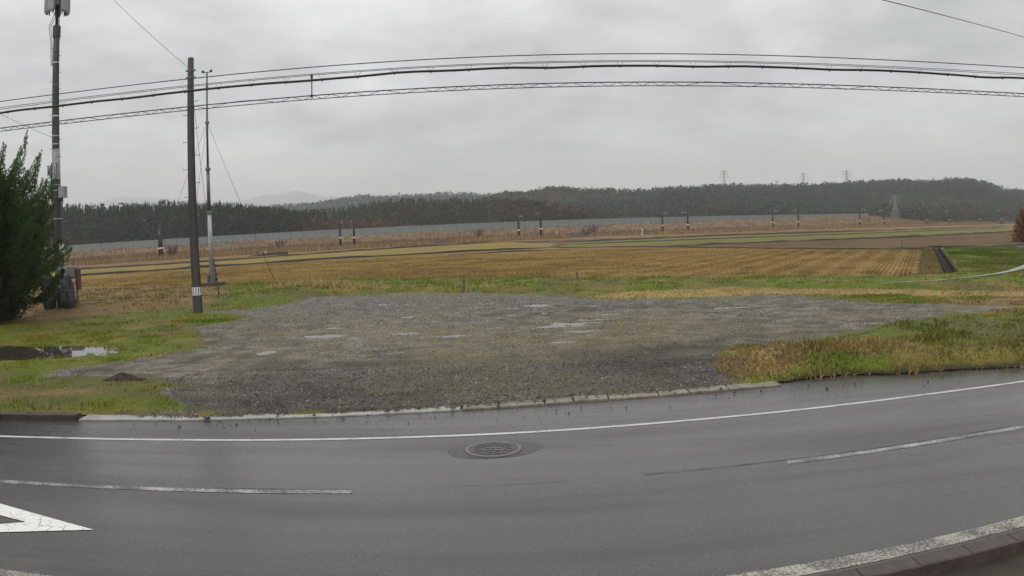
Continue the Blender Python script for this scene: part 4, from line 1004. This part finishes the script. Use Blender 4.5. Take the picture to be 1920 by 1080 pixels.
# big telecom mast at the left -------------------------------------------------
def telecom_mast():
    x, y = -24.62, 38.24
    root = empty('telecom_mast', (x, y, 0.03)); tag(root, 'tall dark telecom pole topped with panel antennas at the left', 'telecom mast')
    def R(z): return 0.275 - 0.0065 * z
    MB().tube([(0, 0, -0.3)] + [(0, 0, z) for z in np.linspace(0, 15.6, 9)], [R(0)] + [R(z) for z in np.linspace(0, 15.6, 9)], 20).build('pole_shaft', M['mast_grey'], root, True)
    MB().tube([(0, 0, 15.5), (0, 0, 20.9)], [0.10, 0.09], 14).build('top_tube', M['mast_grey'], root, True)
    MB().lathe([(R(7.4) + 0.006, 7.1), (R(7.4) + 0.006, 8.75)], (0, 0, 0), 20).build('pale_wrap', M['mast_pale'], root, True)
    MB().lathe([(R(12) + 0.01, 15.0), (0.23, 15.1), (0.23, 15.65), (0.12, 15.75)], (0, 0, 0), 18).build('head_collar', M['mast_grey'], root)
    for z, m_ in ((6.1, 'steel_dark'), (6.75, 'steel'), (9.0, 'steel'), (9.45, 'steel'), (10.55, 'white'), (13.55, 'white'), (12.3, 'steel_dark'), (14.9, 'steel_dark'), (4.9, 'steel'), (14.2, 'steel_dark'), (6.45, 'steel')):
        MB().lathe([(R(z) + 0.002, z), (R(z) + 0.014, z), (R(z) + 0.014, z + 0.06), (R(z) + 0.002, z + 0.06)], (0, 0, 0), 20).build('strap', M[m_], root)
    k = 0; z = 8.3
    while z < 14.6:
        s = -1 if k % 2 else 1
        MB().tube([(s * R(z) * 0.9, -0.05, z), (s * (R(z) + 0.19), -0.05, z)], 0.013, 6).build('step_bolt', M['steel_dark'], root); z += 0.47; k += 1
    # antenna panels on a ring frame
    for k, (ang) in enumerate((math.radians(200), math.radians(270), math.radians(340), math.radians(60), math.radians(120))):
        ax, ay = 0.62 * math.cos(ang), 0.62 * math.sin(ang)
        mb = MB(); mb.box((ax, ay, 17.85), (0.20, 0.36, 2.75), ang); mb.box((ax, ay, 16.44), (0.15, 0.28, 0.10), ang)
        pan = mb.build('antenna_panel', M['antenna'], root)
        MB().tube([(ax * 0.72, ay * 0.72, 16.3), (ax * 0.72, ay * 0.72, 19.4)], 0.035, 8).build('mount_pipe', M['steel_dark'], pan)
        for zz_ in (16.75, 18.7): MB().tube([(0, 0, zz_), (ax * 0.75, ay * 0.75, zz_)], 0.03, 6).build('bracket', M['steel_dark'], pan)
        bx, by = 0.36 * math.cos(ang + 0.5), 0.36 * math.sin(ang + 0.5)
        MB().box((bx, by, 17.1), (0.16, 0.26, 0.55), ang).build('radio_unit', M['grey_box'], root)
    for a0 in (0.6, 2.2, 3.6):
        MB().tube([(0.12 * math.cos(a0), 0.12 * math.sin(a0), 16.5), (0.40 * math.cos(a0), -0.25, 15.6), (0.27 * math.cos(a0), -0.20, 14.7), (0.24 * math.cos(a0), -0.17, 13.4)], 0.018, 6).build('feeder_cable', M['black'], root)
    MB().tube([(-0.25, -0.14, 0.2), (-0.245, -0.14, 4.0), (-0.225, -0.13, 8.0)], 0.03, 6).build('riser_cable', M['black'], root); MB().tube([(0.17, -0.2, 0.2), (0.16, -0.19, 8)], 0.018, 6).build('riser_cable', M['black'], root)
    for bx, bz, sx, sz in ((-0.34, 7.62, 0.27, 0.50), (-0.36, 6.45, 0.26, 0.62), (0.42, 6.35, 0.42, 0.62)):
        b = MB().box((bx, -0.05, bz), (sx, 0.30, sz)).build('equipment_box', M['grey_box'], root)
        MB().box((bx, -0.21, bz), (sx * 0.8, 0.02, sz * 0.86)).build('box_door', M['antenna'], b)
        MB().tube([(bx, -0.05, bz - sz / 2), (bx * 0.9, -0.05, bz - sz / 2 - 0.35)], 0.03, 6).build('cable', M['black'], b)
    MB().box((0.33, -0.08, 6.0), (0.16, 0.16, 0.3)).build('junction_box', M['black'], root)
    MB().lathe([(R(1) + 0.012, 0.95), (R(2) + 0.016, 2.55)], (0, 0, 0), 20).build('striped_wrap', M['tiger_wrap'], root, True)
telecom_mast()
def tarp(name, loc, rad, label, mat, seed, lean=0.0):
    """a tarpaulin tied round equipment: creased, boxy, gathered at foot and top"""
    r = np.random.default_rng(seed); n, m = 22, 11; V = []; ph = r.uniform(0, 6, 6)
    prof = [0.62, 0.78, 0.92, 1.0, 1.02, 0.98, 0.96, 0.93, 0.86, 0.80, 0.60, 0.30]
    for j in range(m + 1):
        t = j / m
        for k in range(n):
            a = 2 * math.pi * k / n; e = (abs(math.cos(a)) ** 3.2 + abs(math.sin(a)) ** 3.2) ** (-1 / 3.2)
            c = e * prof[j] * (1 + 0.09 * math.sin(4 * a + 5 * t + ph[0]) + 0.07 * math.sin(9 * a - 6 * t + ph[1])) + r.normal(0, 0.045)
            V.append((rad[0] * c * math.cos(a) + lean * t, rad[1] * c * math.sin(a), rad[2] * (t + (0.06 * math.sin(3 * a + ph[2]) + r.normal(0, 0.012)) * (0.3 + t))))
    V.append((lean, 0, rad[2] * 0.99))
    root = empty(name, loc); tag(root, label, 'equipment')
    me = bpy.data.meshes.new('cover'); F = [(j * n + k, j * n + (k + 1) % n, (j + 1) * n + (k + 1) % n, (j + 1) * n + k) for j in range(m) for k in range(n)] + [(m * n + k, m * n + (k + 1) % n, (m + 1) * n) for k in range(n)]
    me.from_pydata(V, [], F); me.update(); me.materials.append(mat); link('cover', me, root)
    for z0, ln in ((0.30, 0.5), (0.62, -0.4)):
        z = rad[2] * z0; pts = []
        for k in range(25):
            a = 2 * math.pi * k / 24; e = (abs(math.cos(a)) ** 3.2 + abs(math.sin(a)) ** 3.2) ** (-1 / 3.2); pts.append((rad[0] * e * 1.06 * math.cos(a) + lean * z0, rad[1] * e * 1.06 * math.sin(a), z + 0.12 * ln * math.cos(a)))
        MB().tube(pts, 0.012, 5, False).build('rope', M['grey_box'], root)
    return root
tarp('covered_bundle', (-25.28, 37.9, 0.02), (0.40, 0.36, 1.85), 'dark tarpaulin bundle left of the telecom pole foot', M['tarp'], 3)
tarp('covered_bundle', (-23.98, 37.85, 0.02), (0.38, 0.36, 1.75), 'dark tarpaulin bundle right of the telecom pole foot', M['tarp'], 5)
def cabinet():
    root = empty('equipment_cabinet', (-23.85, 37.95, 0.03)); tag(root, 'grey cabinet with maroon side above the tarpaulin bundle by the telecom pole', 'cabinet')
    for sx in (-0.22, 0.14): MB().box((sx, 0.45, 0.9), (0.06, 0.06, 1.8)).build('leg', M['steel_dark'], root)
    MB().box((0.0, 0.30, 1.95), (0.62, 0.42, 0.66)).build('case', M['grey_box'], root)
    MB().box((0.0, 0.07, 1.98), (0.46, 0.04, 0.50)).build('door', M['antenna'], root)
    MB().box((0.36, 0.30, 1.58), (0.10, 0.46, 1.15)).build('side_cloth', M['tarp_red'], root)
cabinet()
def meter_post():
    root = empty('meter_post', (-24.22, 37.75, 0.03)); tag(root, 'thin black post with a small white box in front of the telecom pole', 'post')
    MB().tube([(0, 0, -0.1), (0, 0, 3.9)], 0.035, 8).build('post', M['black'], root, True)
    MB().box((0.10, -0.06, 3.25), (0.20, 0.16, 0.58)).build('white_box', M['white'], root)
    MB().tube([(0.05, 0, 3.5), (0.02, 0, 4.1)], 0.012, 5).build('whip', M['steel_dark'], root)
meter_post()

# overhead wires ----------------------------------------------------------------
XA, XB = -46.0, 46.0
def sag(x, z0, s, y0=13.0): return (x, y0 + 0.012 * x, z0 + s * (x / 30.0) ** 2)
def wire(name, label, z0, s, r, y0=13.0, wob=0.0, cat='wire'):
    xs = np.linspace(XA, XB, 186 if wob else 62)
    pts = []
    for x in xs:
        p = sag(x, z0, s, y0); pts.append((p[0], p[1], p[2] + (wob * (float(vnoise(np.array([x * 0.9]), np.array([0.0]), 77)[0]) - 0.5) if wob else 0)))
    o = MB().tube(pts, r, 6).build(name, M['wire_black'], None, True); tag(o, label, cat); return o
wire('overhead_wire', 'thin black overhead wire, the topmost of the bundle across the sky', 6.085, 0.35, 0.0085)
wire('overhead_wire', 'thin overhead wire second from the top, just below the topmost one', 5.965, 0.35, 0.0055)
def hung_cable():
    root = empty('hung_cable', (0, 13.0, 0)); tag(root, 'thick black cable hung by clips from a thin messenger wire across the sky', 'cable')
    xs = np.linspace(XA, XB, 62); L = lambda p: (p[0], p[1] - 13.0, p[2])
    MB().tube([L(sag(x, 5.945, 0.25)) for x in xs], 0.0055, 5).build('messenger_wire', M['wire_black'], root, True)
    zc = lambda x: 5.872 + 0.035 * (float(vnoise(np.array([x * 1.2]), np.array([0.0]), 77)[0]) - 0.5)
    xs2 = np.linspace(XA, XB, 280)
    MB().tube([(x, 0.012 * x, zc(x) + 0.25 * (x / 30) ** 2) for x in xs2], 0.021, 8).build('main_cable', M['wire_black'], root, True)
    x = -27.0
    while x < 27:
        zt = 5.945 + 0.25 * (x / 30) ** 2; zb = zc(x) + 0.25 * (x / 30) ** 2; mb = MB()
        mb.tube([(x - 0.06, 0.012 * x, zt), (x, 0.012 * x, zb), (x + 0.06, 0.012 * x, zt)], 0.003, 4); mb.box((x, 0.012 * x, zb - 0.006), (0.02, 0.03, 0.05))
        mb.build('hanger', M['wire_black'], root); x += 0.63 + random.uniform(-0.02, 0.02)
hung_cable()
def lashed_cable():
    root = empty('lashed_cable', (0, 13.0, 0)); tag(root, 'lowest pair of cables across the sky, laced together by a zigzag lashing wire', 'cable')
    xs = np.linspace(XA, XB, 62); zt = lambda x: 5.59 + 0.16 * (x / 30) ** 2; zb = lambda x: 5.525 + 0.2 * (x / 30) ** 2
    MB().tube([(x, 0.012 * x, zt(x)) for x in xs], 0.0095, 6).build('upper_strand', M['wire_black'], root, True)
    MB().tube([(x, 0.012 * x, zb(x)) for x in xs], 0.0075, 6).build('lower_strand', M['wire_black'], root, True)
    pts = []; x = -30.0
    while x < 30:
        t = (x + 0.5 * math.sin(x * 0.7) + 0.22 * math.sin(x * 2.3 + 1)) / 0.42 * 2 * math.pi; m_ = (zt(x) + zb(x)) / 2; a = (zt(x) - zb(x)) / 2 + 0.008
        pts.append((x + 0.035 * math.sin(2 * t), 0.012 * x + 0.014 * math.cos(t + 1), m_ + a * math.sin(t))); x += 0.042
    MB().tube(pts, 0.0045, 4).build('lashing_wire', M['wire_black'], root)
lashed_cable()
sp = MB(); sp.tube([(0, 0, 0.38), (0, 0, 0.02)], 0.010, 6); sp.box((0, 0, 0.37), (0.035, 0.03, 0.07)); sp.box((0, 0, 0.03), (0.03, 0.03, 0.06))
tag(sp.build('cable_spacer', M['wire_black'], None, False, (-3.26, 12.945, 5.55)), 'short vertical spacer rod clipped between the upper and lower cables', 'spacer')
def free_wire(name, label, a, b, drop, r):
    a, b = Vector(a), Vector(b); pts = []
    for i in range(33):
        t = i / 32; p = a.lerp(b, t); p.z -= drop * 4 * t * (1 - t); pts.append(p)
    tag(MB().tube(pts, r, 5).build(name, M['wire_black'], None, True), label, 'wire')
free_wire('service_wire', 'single thin wire crossing the top right corner of the sky', (2.9, 8.5, 6.1), (24.5, 26, 9.52), 0.0, 0.008)
free_wire('span_wire', 'thin wire rising from the top of the brown utility pole to the upper left', (-14.3, 33.35, 11.2), (-24.6, 38.2, 20.6), 0.25, 0.011)
free_wire('span_wire', 'thin wire coming in from the left to the telecom pole below the cables', (-24.8, 38.15, 9.44), (-46, 36.8, 23.0), 1.0, 0.011)

# juniper tree -------------------------------------------------------------------
def juniper():
    cx, cy = -25.0, 31.0; r = np.random.default_rng(75)
    root = empty('juniper_tree', (cx, cy, 0.03)); tag(root, 'dense dark green juniper with flame shaped sprays at the left edge', 'tree')
    mb = MB(); mb.tube([(0, 0, -0.2), (0.05, 0, 1.2), (-0.1, 0.1, 3.2), (0, 0, 5.5), (0.05, 0, 8.0)], [0.22, 0.18, 0.14, 0.09, 0.03], 10); mb.build('trunk', M['bark'], root, True); mb = MB()
    zp = [0.0, 0.3, 1.0, 1.7, 3.0, 4.1, 5.0, 6.0, 6.8, 7.5, 8.1]; rp = [1.3, 2.4, 3.9, 4.9, 5.3, 5.2, 4.3, 3.4, 2.6, 1.5, 0.3]
    P = []; D = []; S = []; SH = []
    nfl = 300
    for i in range(nfl):
        z0 = r.uniform(0.15, 6.6) if i > 30 else r.uniform(4.2, 6.9); a = r.uniform(0, 2 * math.pi)
        lobe = 0.84 + 0.22 * math.sin(3 * a + 0.8 * z0) + r.normal(0, 0.05)
        re = np.interp(z0, zp, rp) * lobe; inner = r.uniform(0.35, 0.75) if r.uniform() < 0.85 else 0.1
        L = r.uniform(0.9, 1.7) * (0.9 + 0.5 * (z0 > 4.3)); rad = r.uniform(0.20, 0.38)
        b = np.array([math.cos(a) * re * inner, math.sin(a) * re * inner, z0 - 0.25]); up = 0.35 + 0.10 * z0 + r.uniform(0, 0.5)
        tip = np.array([math.cos(a) * re, math.sin(a) * re, z0]) + np.array([math.cos(a) * 0.12, math.sin(a) * 0.12, up]) * L * 0.75
        mid = np.array([math.cos(a) * re * 0.95, math.sin(a) * re * 0.95, z0 - 0.05]) + r.normal(0, 0.1, 3)
        if i % 4 == 0: mb.tube([(0, 0, max(0.3, z0 - 0.9)), tuple(b), tuple(mid)], [0.05, 0.035, 0.015], 5)
        m = 420; t = r.uniform(0, 1, m) ** 0.95
        C = (1 - t)[:, None] ** 2 * b + 2 * (t * (1 - t))[:, None] * mid + (t ** 2)[:, None] * tip
        T = 2 * (1 - t)[:, None] * (mid - b) + 2 * t[:, None] * (tip - mid); T /= np.linalg.norm(T, axis=1)[:, None] + 1e-6
        rr = rad * np.clip(t * 4, 0.2, 1) * (1 - t) ** 0.6 * 1.2 + 0.01
        o = r.normal(0, 1, (m, 3)); o -= (o * T).sum(1)[:, None] * T; o /= np.linalg.norm(o, axis=1)[:, None]
        P.append(C + o * (rr * r.uniform(0.35, 1.05, m))[:, None]); D.append(T * 1.3 + o * 0.38 + np.array([0, 0, 0.2]))
        S.append(r.uniform(0.10, 0.21, m) * (1 - 0.4 * t)); SH.append(np.full(m, r.uniform(0.45, 1.15)) + 0.7 * (t - 0.5))  # shading painted into the leaf colour: dark spray bases, bright tips
    # inner fill so that the crown is dense, coloured darker as painted shade
    m = 22000; z0 = r.uniform(0.1, 7.2, m); a = r.uniform(0, 2 * np.pi, m); q = np.interp(z0, zp, rp) * 0.84 * np.sqrt(r.uniform(0.05, 0.55, m))
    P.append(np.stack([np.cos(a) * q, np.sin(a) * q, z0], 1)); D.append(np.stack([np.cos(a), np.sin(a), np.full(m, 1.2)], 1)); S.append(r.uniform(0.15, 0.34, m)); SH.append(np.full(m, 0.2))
    P, D, S, SH = np.concatenate(P), np.concatenate(D), np.concatenate(S), np.concatenate(SH); n = len(P)
    D /= np.linalg.norm(D, axis=1)[:, None]; u = r.normal(0, 1, (n, 3)); u -= (u * D).sum(1)[:, None] * D; u /= np.linalg.norm(u, axis=1)[:, None]
    V = np.stack([P - u * (S * 0.22)[:, None], P + u * (S * 0.22)[:, None], P + D * S[:, None]], 1).reshape(-1, 3)
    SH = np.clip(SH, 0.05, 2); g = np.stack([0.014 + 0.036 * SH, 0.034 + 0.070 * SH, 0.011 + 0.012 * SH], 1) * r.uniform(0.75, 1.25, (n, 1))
    yl = r.uniform(0, 1, n) < 0.05; g[yl] = (0.11, 0.12, 0.03); bn = r.uniform(0, 1, n) < 0.02; g[bn] = (0.10, 0.06, 0.03)
    tag(mb.build('branches', M['bark'], root, True), kind='stuff')
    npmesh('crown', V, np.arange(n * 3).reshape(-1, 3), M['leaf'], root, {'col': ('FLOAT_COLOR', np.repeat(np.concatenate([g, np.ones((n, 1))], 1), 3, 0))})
juniper()

# bushes -------------------------------------------------------------------------
def bare_bush(loc, h, w_, label, col, seed, n=160, tw=0.03):
    r = random.Random(seed); root = empty('bare_bush', loc); tag(root, label, 'bush', 'leafless bushes along the railway')
    mb = MB(); tips = []
    for i in range(26):
        a = r.uniform(0, 6.28); e = r.uniform(0.3, 1.0); p0 = Vector((r.uniform(-.2, .2), r.uniform(-.2, .2), -0.05)); p1 = Vector((math.cos(a) * w_ * 0.35 * e, math.sin(a) * w_ * 0.35 * e, h * 0.45)); p2 = Vector((math.cos(a) * w_ * 0.5 * e, math.sin(a) * w_ * 0.5 * e, h * r.uniform(0.7, 1.0)))
        mb.tube([p0, p1, p2], [tw * 1.6, tw, tw * 0.5], 4); tips += [p1.lerp(p2, r.random()) for _ in range(n // 26)]
    tag(mb.build('stems', simple('bush_stems', col, 0.9, 0.3), root), kind='stuff')
    tg = MB()
    for p in tips:
        d = Vector((r.gauss(0, 1), r.gauss(0, 1), r.gauss(0.6, 0.6))).normalized() * r.uniform(0.2, 0.5) * h * 0.4; tg.tube([p, p + d], [tw * 0.7, tw * 0.3], 3)
    tag(tg.build('twigs', simple('bush_twigs', tuple(c * 1.1 for c in col), 0.9, 0.3), root), kind='stuff')
BB = [((-72.5, 158, 0), 3.4, 3.6, 'round leafless maroon bush just right of the first railway masts', (0.07, 0.035, 0.035), 1),
      ((-62, 205, 0.2), 2.6, 5.5, 'low dark leafless bush below the barrier near the instrument mast', (0.05, 0.04, 0.04), 2),
      ((-9.5, 236, 0.4), 3.0, 5.0, 'dark leafless bush on the embankment left of the third pair of masts', (0.05, 0.04, 0.045), 3),
      ((27, 255, 0.8), 2.8, 7.0, 'spreading leafless bush on the embankment left of the fourth pair of masts', (0.08, 0.055, 0.05), 4),
      ((22, 226, 0.2), 2.2, 5.0, 'small mauve leafless bush by the railway left of the fourth pair of masts', (0.08, 0.055, 0.055), 5),
      ((160, 330, 0.6), 3.5, 9.0, 'leafless bush near the barrier right of the fifth pair of masts', (0.06, 0.045, 0.045), 6),
      ((222, 348, 0), 4.0, 6.0, 'leafless bush among the last railway masts at the right', (0.06, 0.04, 0.04), 7)]
for a in BB: bare_bush(*a, tw=0.05)
def brown_shrub():
    root = empty('brown_shrub', (66.5, 86.5, 0)); tag(root, 'rusty brown shrub cut by the right edge of the view', 'shrub')
    r = np.random.default_rng(85); m = 5200; d = r.normal(0, 1, (m, 3)); d /= np.linalg.norm(d, axis=1)[:, None]; d[:, 2] = np.abs(d[:, 2]); P = d * (r.uniform(0.35, 1, (m, 1)) ** 0.5) * np.array([2.2, 2.2, 4.4]) * (0.8 + 0.35 * np.sin(d[:, :1] * 7 + d[:, 1:2] * 5))
    V = (P[:, None] + r.normal(0, 0.13, (m, 3, 3))).reshape(-1, 3); c = np.array([0.20, 0.085, 0.035]) * r.uniform(0.5, 1.3, (m, 1))
    npmesh('foliage', V, np.arange(m * 3).reshape(-1, 3), M['leaf'], root, {'col': ('FLOAT_COLOR', np.repeat(np.concatenate([c, np.ones((m, 1))], 1), 3, 0))})
    mb = MB()
    for k in range(7): mb.tube([(0, 0, -0.1), (math.cos(k) * 0.8, math.sin(k) * 0.8, 2.4), (math.cos(k) * 1.3, math.sin(k) * 1.3, 3.8)], [0.10, 0.06, 0.02], 5)
    tag(mb.build('stems', M['bark'], root), kind='stuff')
brown_shrub()

# manhole --------------------------------------------------------------------------
def manhole():
    x, y = -0.36, 11.13; root = empty('manhole_cover', (x, y, -0.012)); tag(root, 'round cast iron manhole cover in the far lane of the road', 'manhole')
    MB().lathe([(0.425, -0.03), (0.42, 0.016), (0.36, 0.018), (0.345, 0.0), (0.345, -0.03)], (0, 0, 0), 40).build('frame', simple('worn_concrete_ring', (0.13, 0.122, 0.112), 0.5, 0.3, 9.0, bump=0.4), root)
    lid = MB().lathe([(0.335, -0.03), (0.335, 0.008), (0.31, 0.010), (0.0001, 0.011)], (0, 0, 0), 40).build('lid', M['iron'], root)
    for r0, r1 in ((0.285, 0.305), (0.17, 0.185)):
        MB().lathe([(r0, 0.008), (r0, 0.019), (r1, 0.019), (r1, 0.008)], (0, 0, 0), 40).build('raised_ring', M['iron'], lid)
    for k in range(14):
        a = k * 2 * math.pi / 14; MB().box((0.235 * math.cos(a), 0.235 * math.sin(a), 0.012), (0.07, 0.03, 0.016), a + (0.6 if k % 2 else -0.4)).build('raised_stud', M['iron'], lid)
    for k in range(5):
        a = k * 2 * math.pi / 5 + 0.3; MB().box((0.08 * math.cos(a), 0.08 * math.sin(a), 0.012), (0.10, 0.045, 0.014), a).build('raised_petal', M['iron'], lid)

    # darker patch of new asphalt round it
    n = 48; V = [];
    for k in range(n):
        t = 2 * math.pi * k / n; w_ = 1 + 0.10 * math.sin(2 * t + 0.4) + 0.04 * math.sin(5 * t)
        V.append((x + 0.02 + 0.66 * w_ * math.cos(t), y - 0.02 + 0.47 * w_ * math.sin(t), road_z(np.array([x + 0.66 * math.cos(t)]), np.array([y + 0.47 * math.sin(t)]))[0] + 0.003)); V.append((x + 0.43 * math.cos(t), y + 0.43 * math.sin(t), -0.006))
    F = [(2 * k, 2 * ((k + 1) % n), 2 * ((k + 1) % n) + 1, 2 * k + 1) for k in range(n)]
    tag(npmesh('asphalt_patch', V, F, simple('patch_asphalt', (0.043, 0.038, 0.034), 0.30, 0.6, 45.0, bump=0.3)), kind='structure')
manhole()

# stones, clods, stakes ---------------------------------------------------------------
def rock(name, loc, s, label, cat, mat, seed, flat=0.6, group=None):
    r = random.Random(seed); V = []; n = 9
    for j, (zz_, rr) in enumerate(((0.0, 0.85), (0.35, 1.0), (0.75, 0.8), (1.0, 0.35))):
        for k in range(n):
            a = 2 * math.pi * k / n + r.uniform(-0.15, 0.15); q = rr * r.uniform(0.8, 1.15); V.append((s * q * math.cos(a), s * 0.75 * q * math.sin(a), s * flat * (zz_ + r.uniform(-0.06, 0.06)) - 0.01))
    F = [(j * n + k, j * n + (k + 1) % n, (j + 1) * n + (k + 1) % n, (j + 1) * n + k) for j in range(3) for k in range(n)] + [tuple(3 * n + k for k in range(n))]
    me = bpy.data.meshes.new(name); me.from_pydata(V, [], F); me.update(); me.materials.append(mat); o = link(name, me, None, loc); tag(o, label, cat, group); return o
rock('stone', (-5.63, 13.2, 0.034), 0.085, 'largest dark stone lying on the kerb at the left of the lot', 'stone', M['stone'], 1, group='stones along the kerb')
rock('stone', (-5.02, 13.42, 0.034), 0.05, 'small dark stone on the kerb just right of the largest one', 'stone', M['stone'], 2, group='stones along the kerb')
rock('stone', (-5.95, 12.66, 0.004), 0.035, 'small dark stone on the road just inside the left kerb', 'stone', M['stone'], 3, group='stones along the kerb')
SM = [(-8.1, 13.2), (-6.75, 13.3), (-4.05, 13.5), (-4.4, 13.2), (-3.6, 13.35), (-3.05, 13.25), (-2.3, 13.6), (-1.75, 13.75), (-1.15, 13.72), (0.35, 14.02), (1.3, 14.2), (2.1, 14.3), (0.9, 13.2), (3.9, 14.3), (4.1, 14.05), (4.6, 13.95), (3.7, 13.9), (5.4, 14.1), (-4.9, 12.8), (-4.15, 12.9), (-3.3, 12.95), (5.9, 13.8), (6.6, 14.0), (8.1, 13.7)]
def grit():
    r = np.random.default_rng(95); x = np.array([p[0] for p in SM] + list(r.uniform(-7, 9, 260))); n = len(x)
    y = np.array([p[1] for p in SM] + list(y_far(x[len(SM):]) - np.abs(r.normal(-0.05, 0.45, n - len(SM)))))
    s = np.concatenate([r.uniform(0.022, 0.04, len(SM)), 0.008 + 0.014 * r.uniform(0, 1, n - len(SM)) ** 2]); z = np.where(y > y_far(x), 0.036, 0.002)
    O = np.array([(1, 0, 0), (0, 1, 0), (-1, 0, 0), (0, -1, 0), (0, 0, 1), (0, 0, -0.4)], float)
    V = O[None] * s[:, None, None] * r.uniform(0.6, 1.3, (n, 6, 3)); V = V + np.stack([x, y, z], 1)[:, None]
    T = np.array([(0, 1, 4), (1, 2, 4), (2, 3, 4), (3, 0, 4), (1, 0, 5), (2, 1, 5), (3, 2, 5), (0, 3, 5)])
    c = np.repeat(np.column_stack([np.tile(r.uniform(0.02, 0.07, (n, 1)), (1, 3)), np.ones(n)]), 6, 0)
    tag(npmesh('grit', V.reshape(-1, 3), (T[None] + (np.arange(n) * 6)[:, None, None]).reshape(-1, 3), M['pebble'], attrs={'col': ('FLOAT_COLOR', c)}), 'small dark stones and grit strewn along the kerb and road edge', 'grit', kind='stuff')
grit()
def soil_clod():
    r = np.random.default_rng(17); n, m = 26, 9; V = []; F = []
    for j in range(m + 1):
        t = j / m
        for k in range(n):
            a = 2 * math.pi * k / n; q = 0.40 * (1 - t ** 1.6) * (1 + 0.22 * math.sin(2 * a + 1) + 0.12 * math.sin(5 * a + 6 * t)) + r.normal(0, 0.018) + 0.02
            V.append((q * math.cos(a) * 1.15, q * math.sin(a) * 0.6, 0.17 * t * (1 + 0.25 * math.sin(3 * a)) + r.normal(0, 0.012) - 0.02))
    F = [(j * n + k, j * n + (k + 1) % n, (j + 1) * n + (k + 1) % n, (j + 1) * n + k) for j in range(m) for k in range(n)] + [tuple(m * n + k for k in range(n))]
    me = bpy.data.meshes.new('soil_clod'); me.from_pydata(V, [], F); me.update(); me.materials.append(M['soil'])
    tag(link('soil_clod', me, None, (-9.36, 16.9, 0.04)), 'dark clump of soil lying on the grass at the left of the lot', 'clod')
soil_clod()
def stake(loc, h, r, label, mat, tilt=0.0, grp='stakes in the grass'):
    root = empty('stake', loc); tag(root, label, 'stake', grp)
    MB().tube([(0, 0, -0.1), (tilt, 0, h * 0.9), (tilt * 1.1, 0, h)], [r, r, r * 0.5], 6).build('shaft', mat, root)
    MB().box((tilt, 0, h * 0.93), (r * 2.6, r * 2.6, 0.05)).build('head', mat, root)
zl = lambda x, y: float(land_h(np.array([x]), np.array([y]))[0])
stake((-2.44, 39.6, zl(-2.44, 39.6)), 0.62, 0.045, 'weathered wooden stake at the back edge of the gravel lot', M['wood'], 0.03)
stake((3.66, 43.6, zl(3.66, 43.6)), 0.45, 0.04, 'thin stick in the green strip at the edge of the stubble', M['wood'], -0.03)
stake((44.2, 101, 0), 0.8, 0.06, 'thin marker post at the left end of the ploughed field', M['wood'], 0, 'marker posts in the fields')
stake((43.5, 80, 0), 0.8, 0.05, 'thin marker post on the bund near the drainage ditch', M['wood'], 0, 'marker posts in the fields')
stake((12.5, 211, 0), 1.8, 0.12, 'white marker post by the railway right of the third pair of masts', M['white'], 0, 'marker posts by the railway')
stake((33.2, 206, 0), 1.7, 0.11, 'pale post by the railway, left one of two close together', M['grey_box'], 0, 'marker posts by the railway')
stake((35.0, 207, 0), 1.9, 0.11, 'white post by the railway, right one of two close together', M['white'], 0, 'marker posts by the railway')
stake((-47, 146, 0), 0.7, 0.15, 'short white post in the reeds behind the instrument mast', M['white'], 0, 'marker posts by the railway')
def marker_stones():
    r = random.Random(4)
    for k in range(6):
        t = 0.10 + 0.14 * k; x = 21.2 + (41.0 - 21.2) * t + 0.5; y = 38.6 + (72.0 - 38.6) * t
        rock('boundary_stone', (x, y, -0.03), r.uniform(0.09, 0.15), 'pale stone on the stubble edge beside the ditch, %s from the near end' % ORD[k], 'stone', M['grey_box'], 60 + k, 0.7, 'pale stones along the ditch')
marker_stones()
pl = empty('plank_pile', (-44.5, 141.5, 0)); tag(pl, 'low pile of dark boards in the grass before the reeds', 'plank pile')
for k in range(4): MB().box((0.3 * k - 0.4, 0.5 * k - 0.6, 0.12 + 0.10 * k), (7.5 - k * 0.8, 0.5, 0.09), 0.45 + 0.03 * k).build('board', M['soil'], pl)

# ------------------------------------------------------------------ haze
hz = MB().box((0, 0, 269.0), (18400, 18400, 541)).mesh('haze', M['hill']); hz.materials.clear()
hm = bpy.data.materials.new('haze'); hm.use_nodes = True; ht = NT(hm.node_tree); ht.n.clear()
ho = ht.new('ShaderNodeOutputMaterial'); pv = ht.new('ShaderNodeVolumePrincipled', {'Color': (0.93, 0.95, 0.96, 1), 'Density': 0.0003, 'Anisotropy': 0.0})
ht.l.new(pv.outputs[0], ho.inputs['Volume']); hz.materials.append(hm)
tag(link('haze', hz), 'pale morning haze in the air over the whole plain', 'haze', kind='stuff')
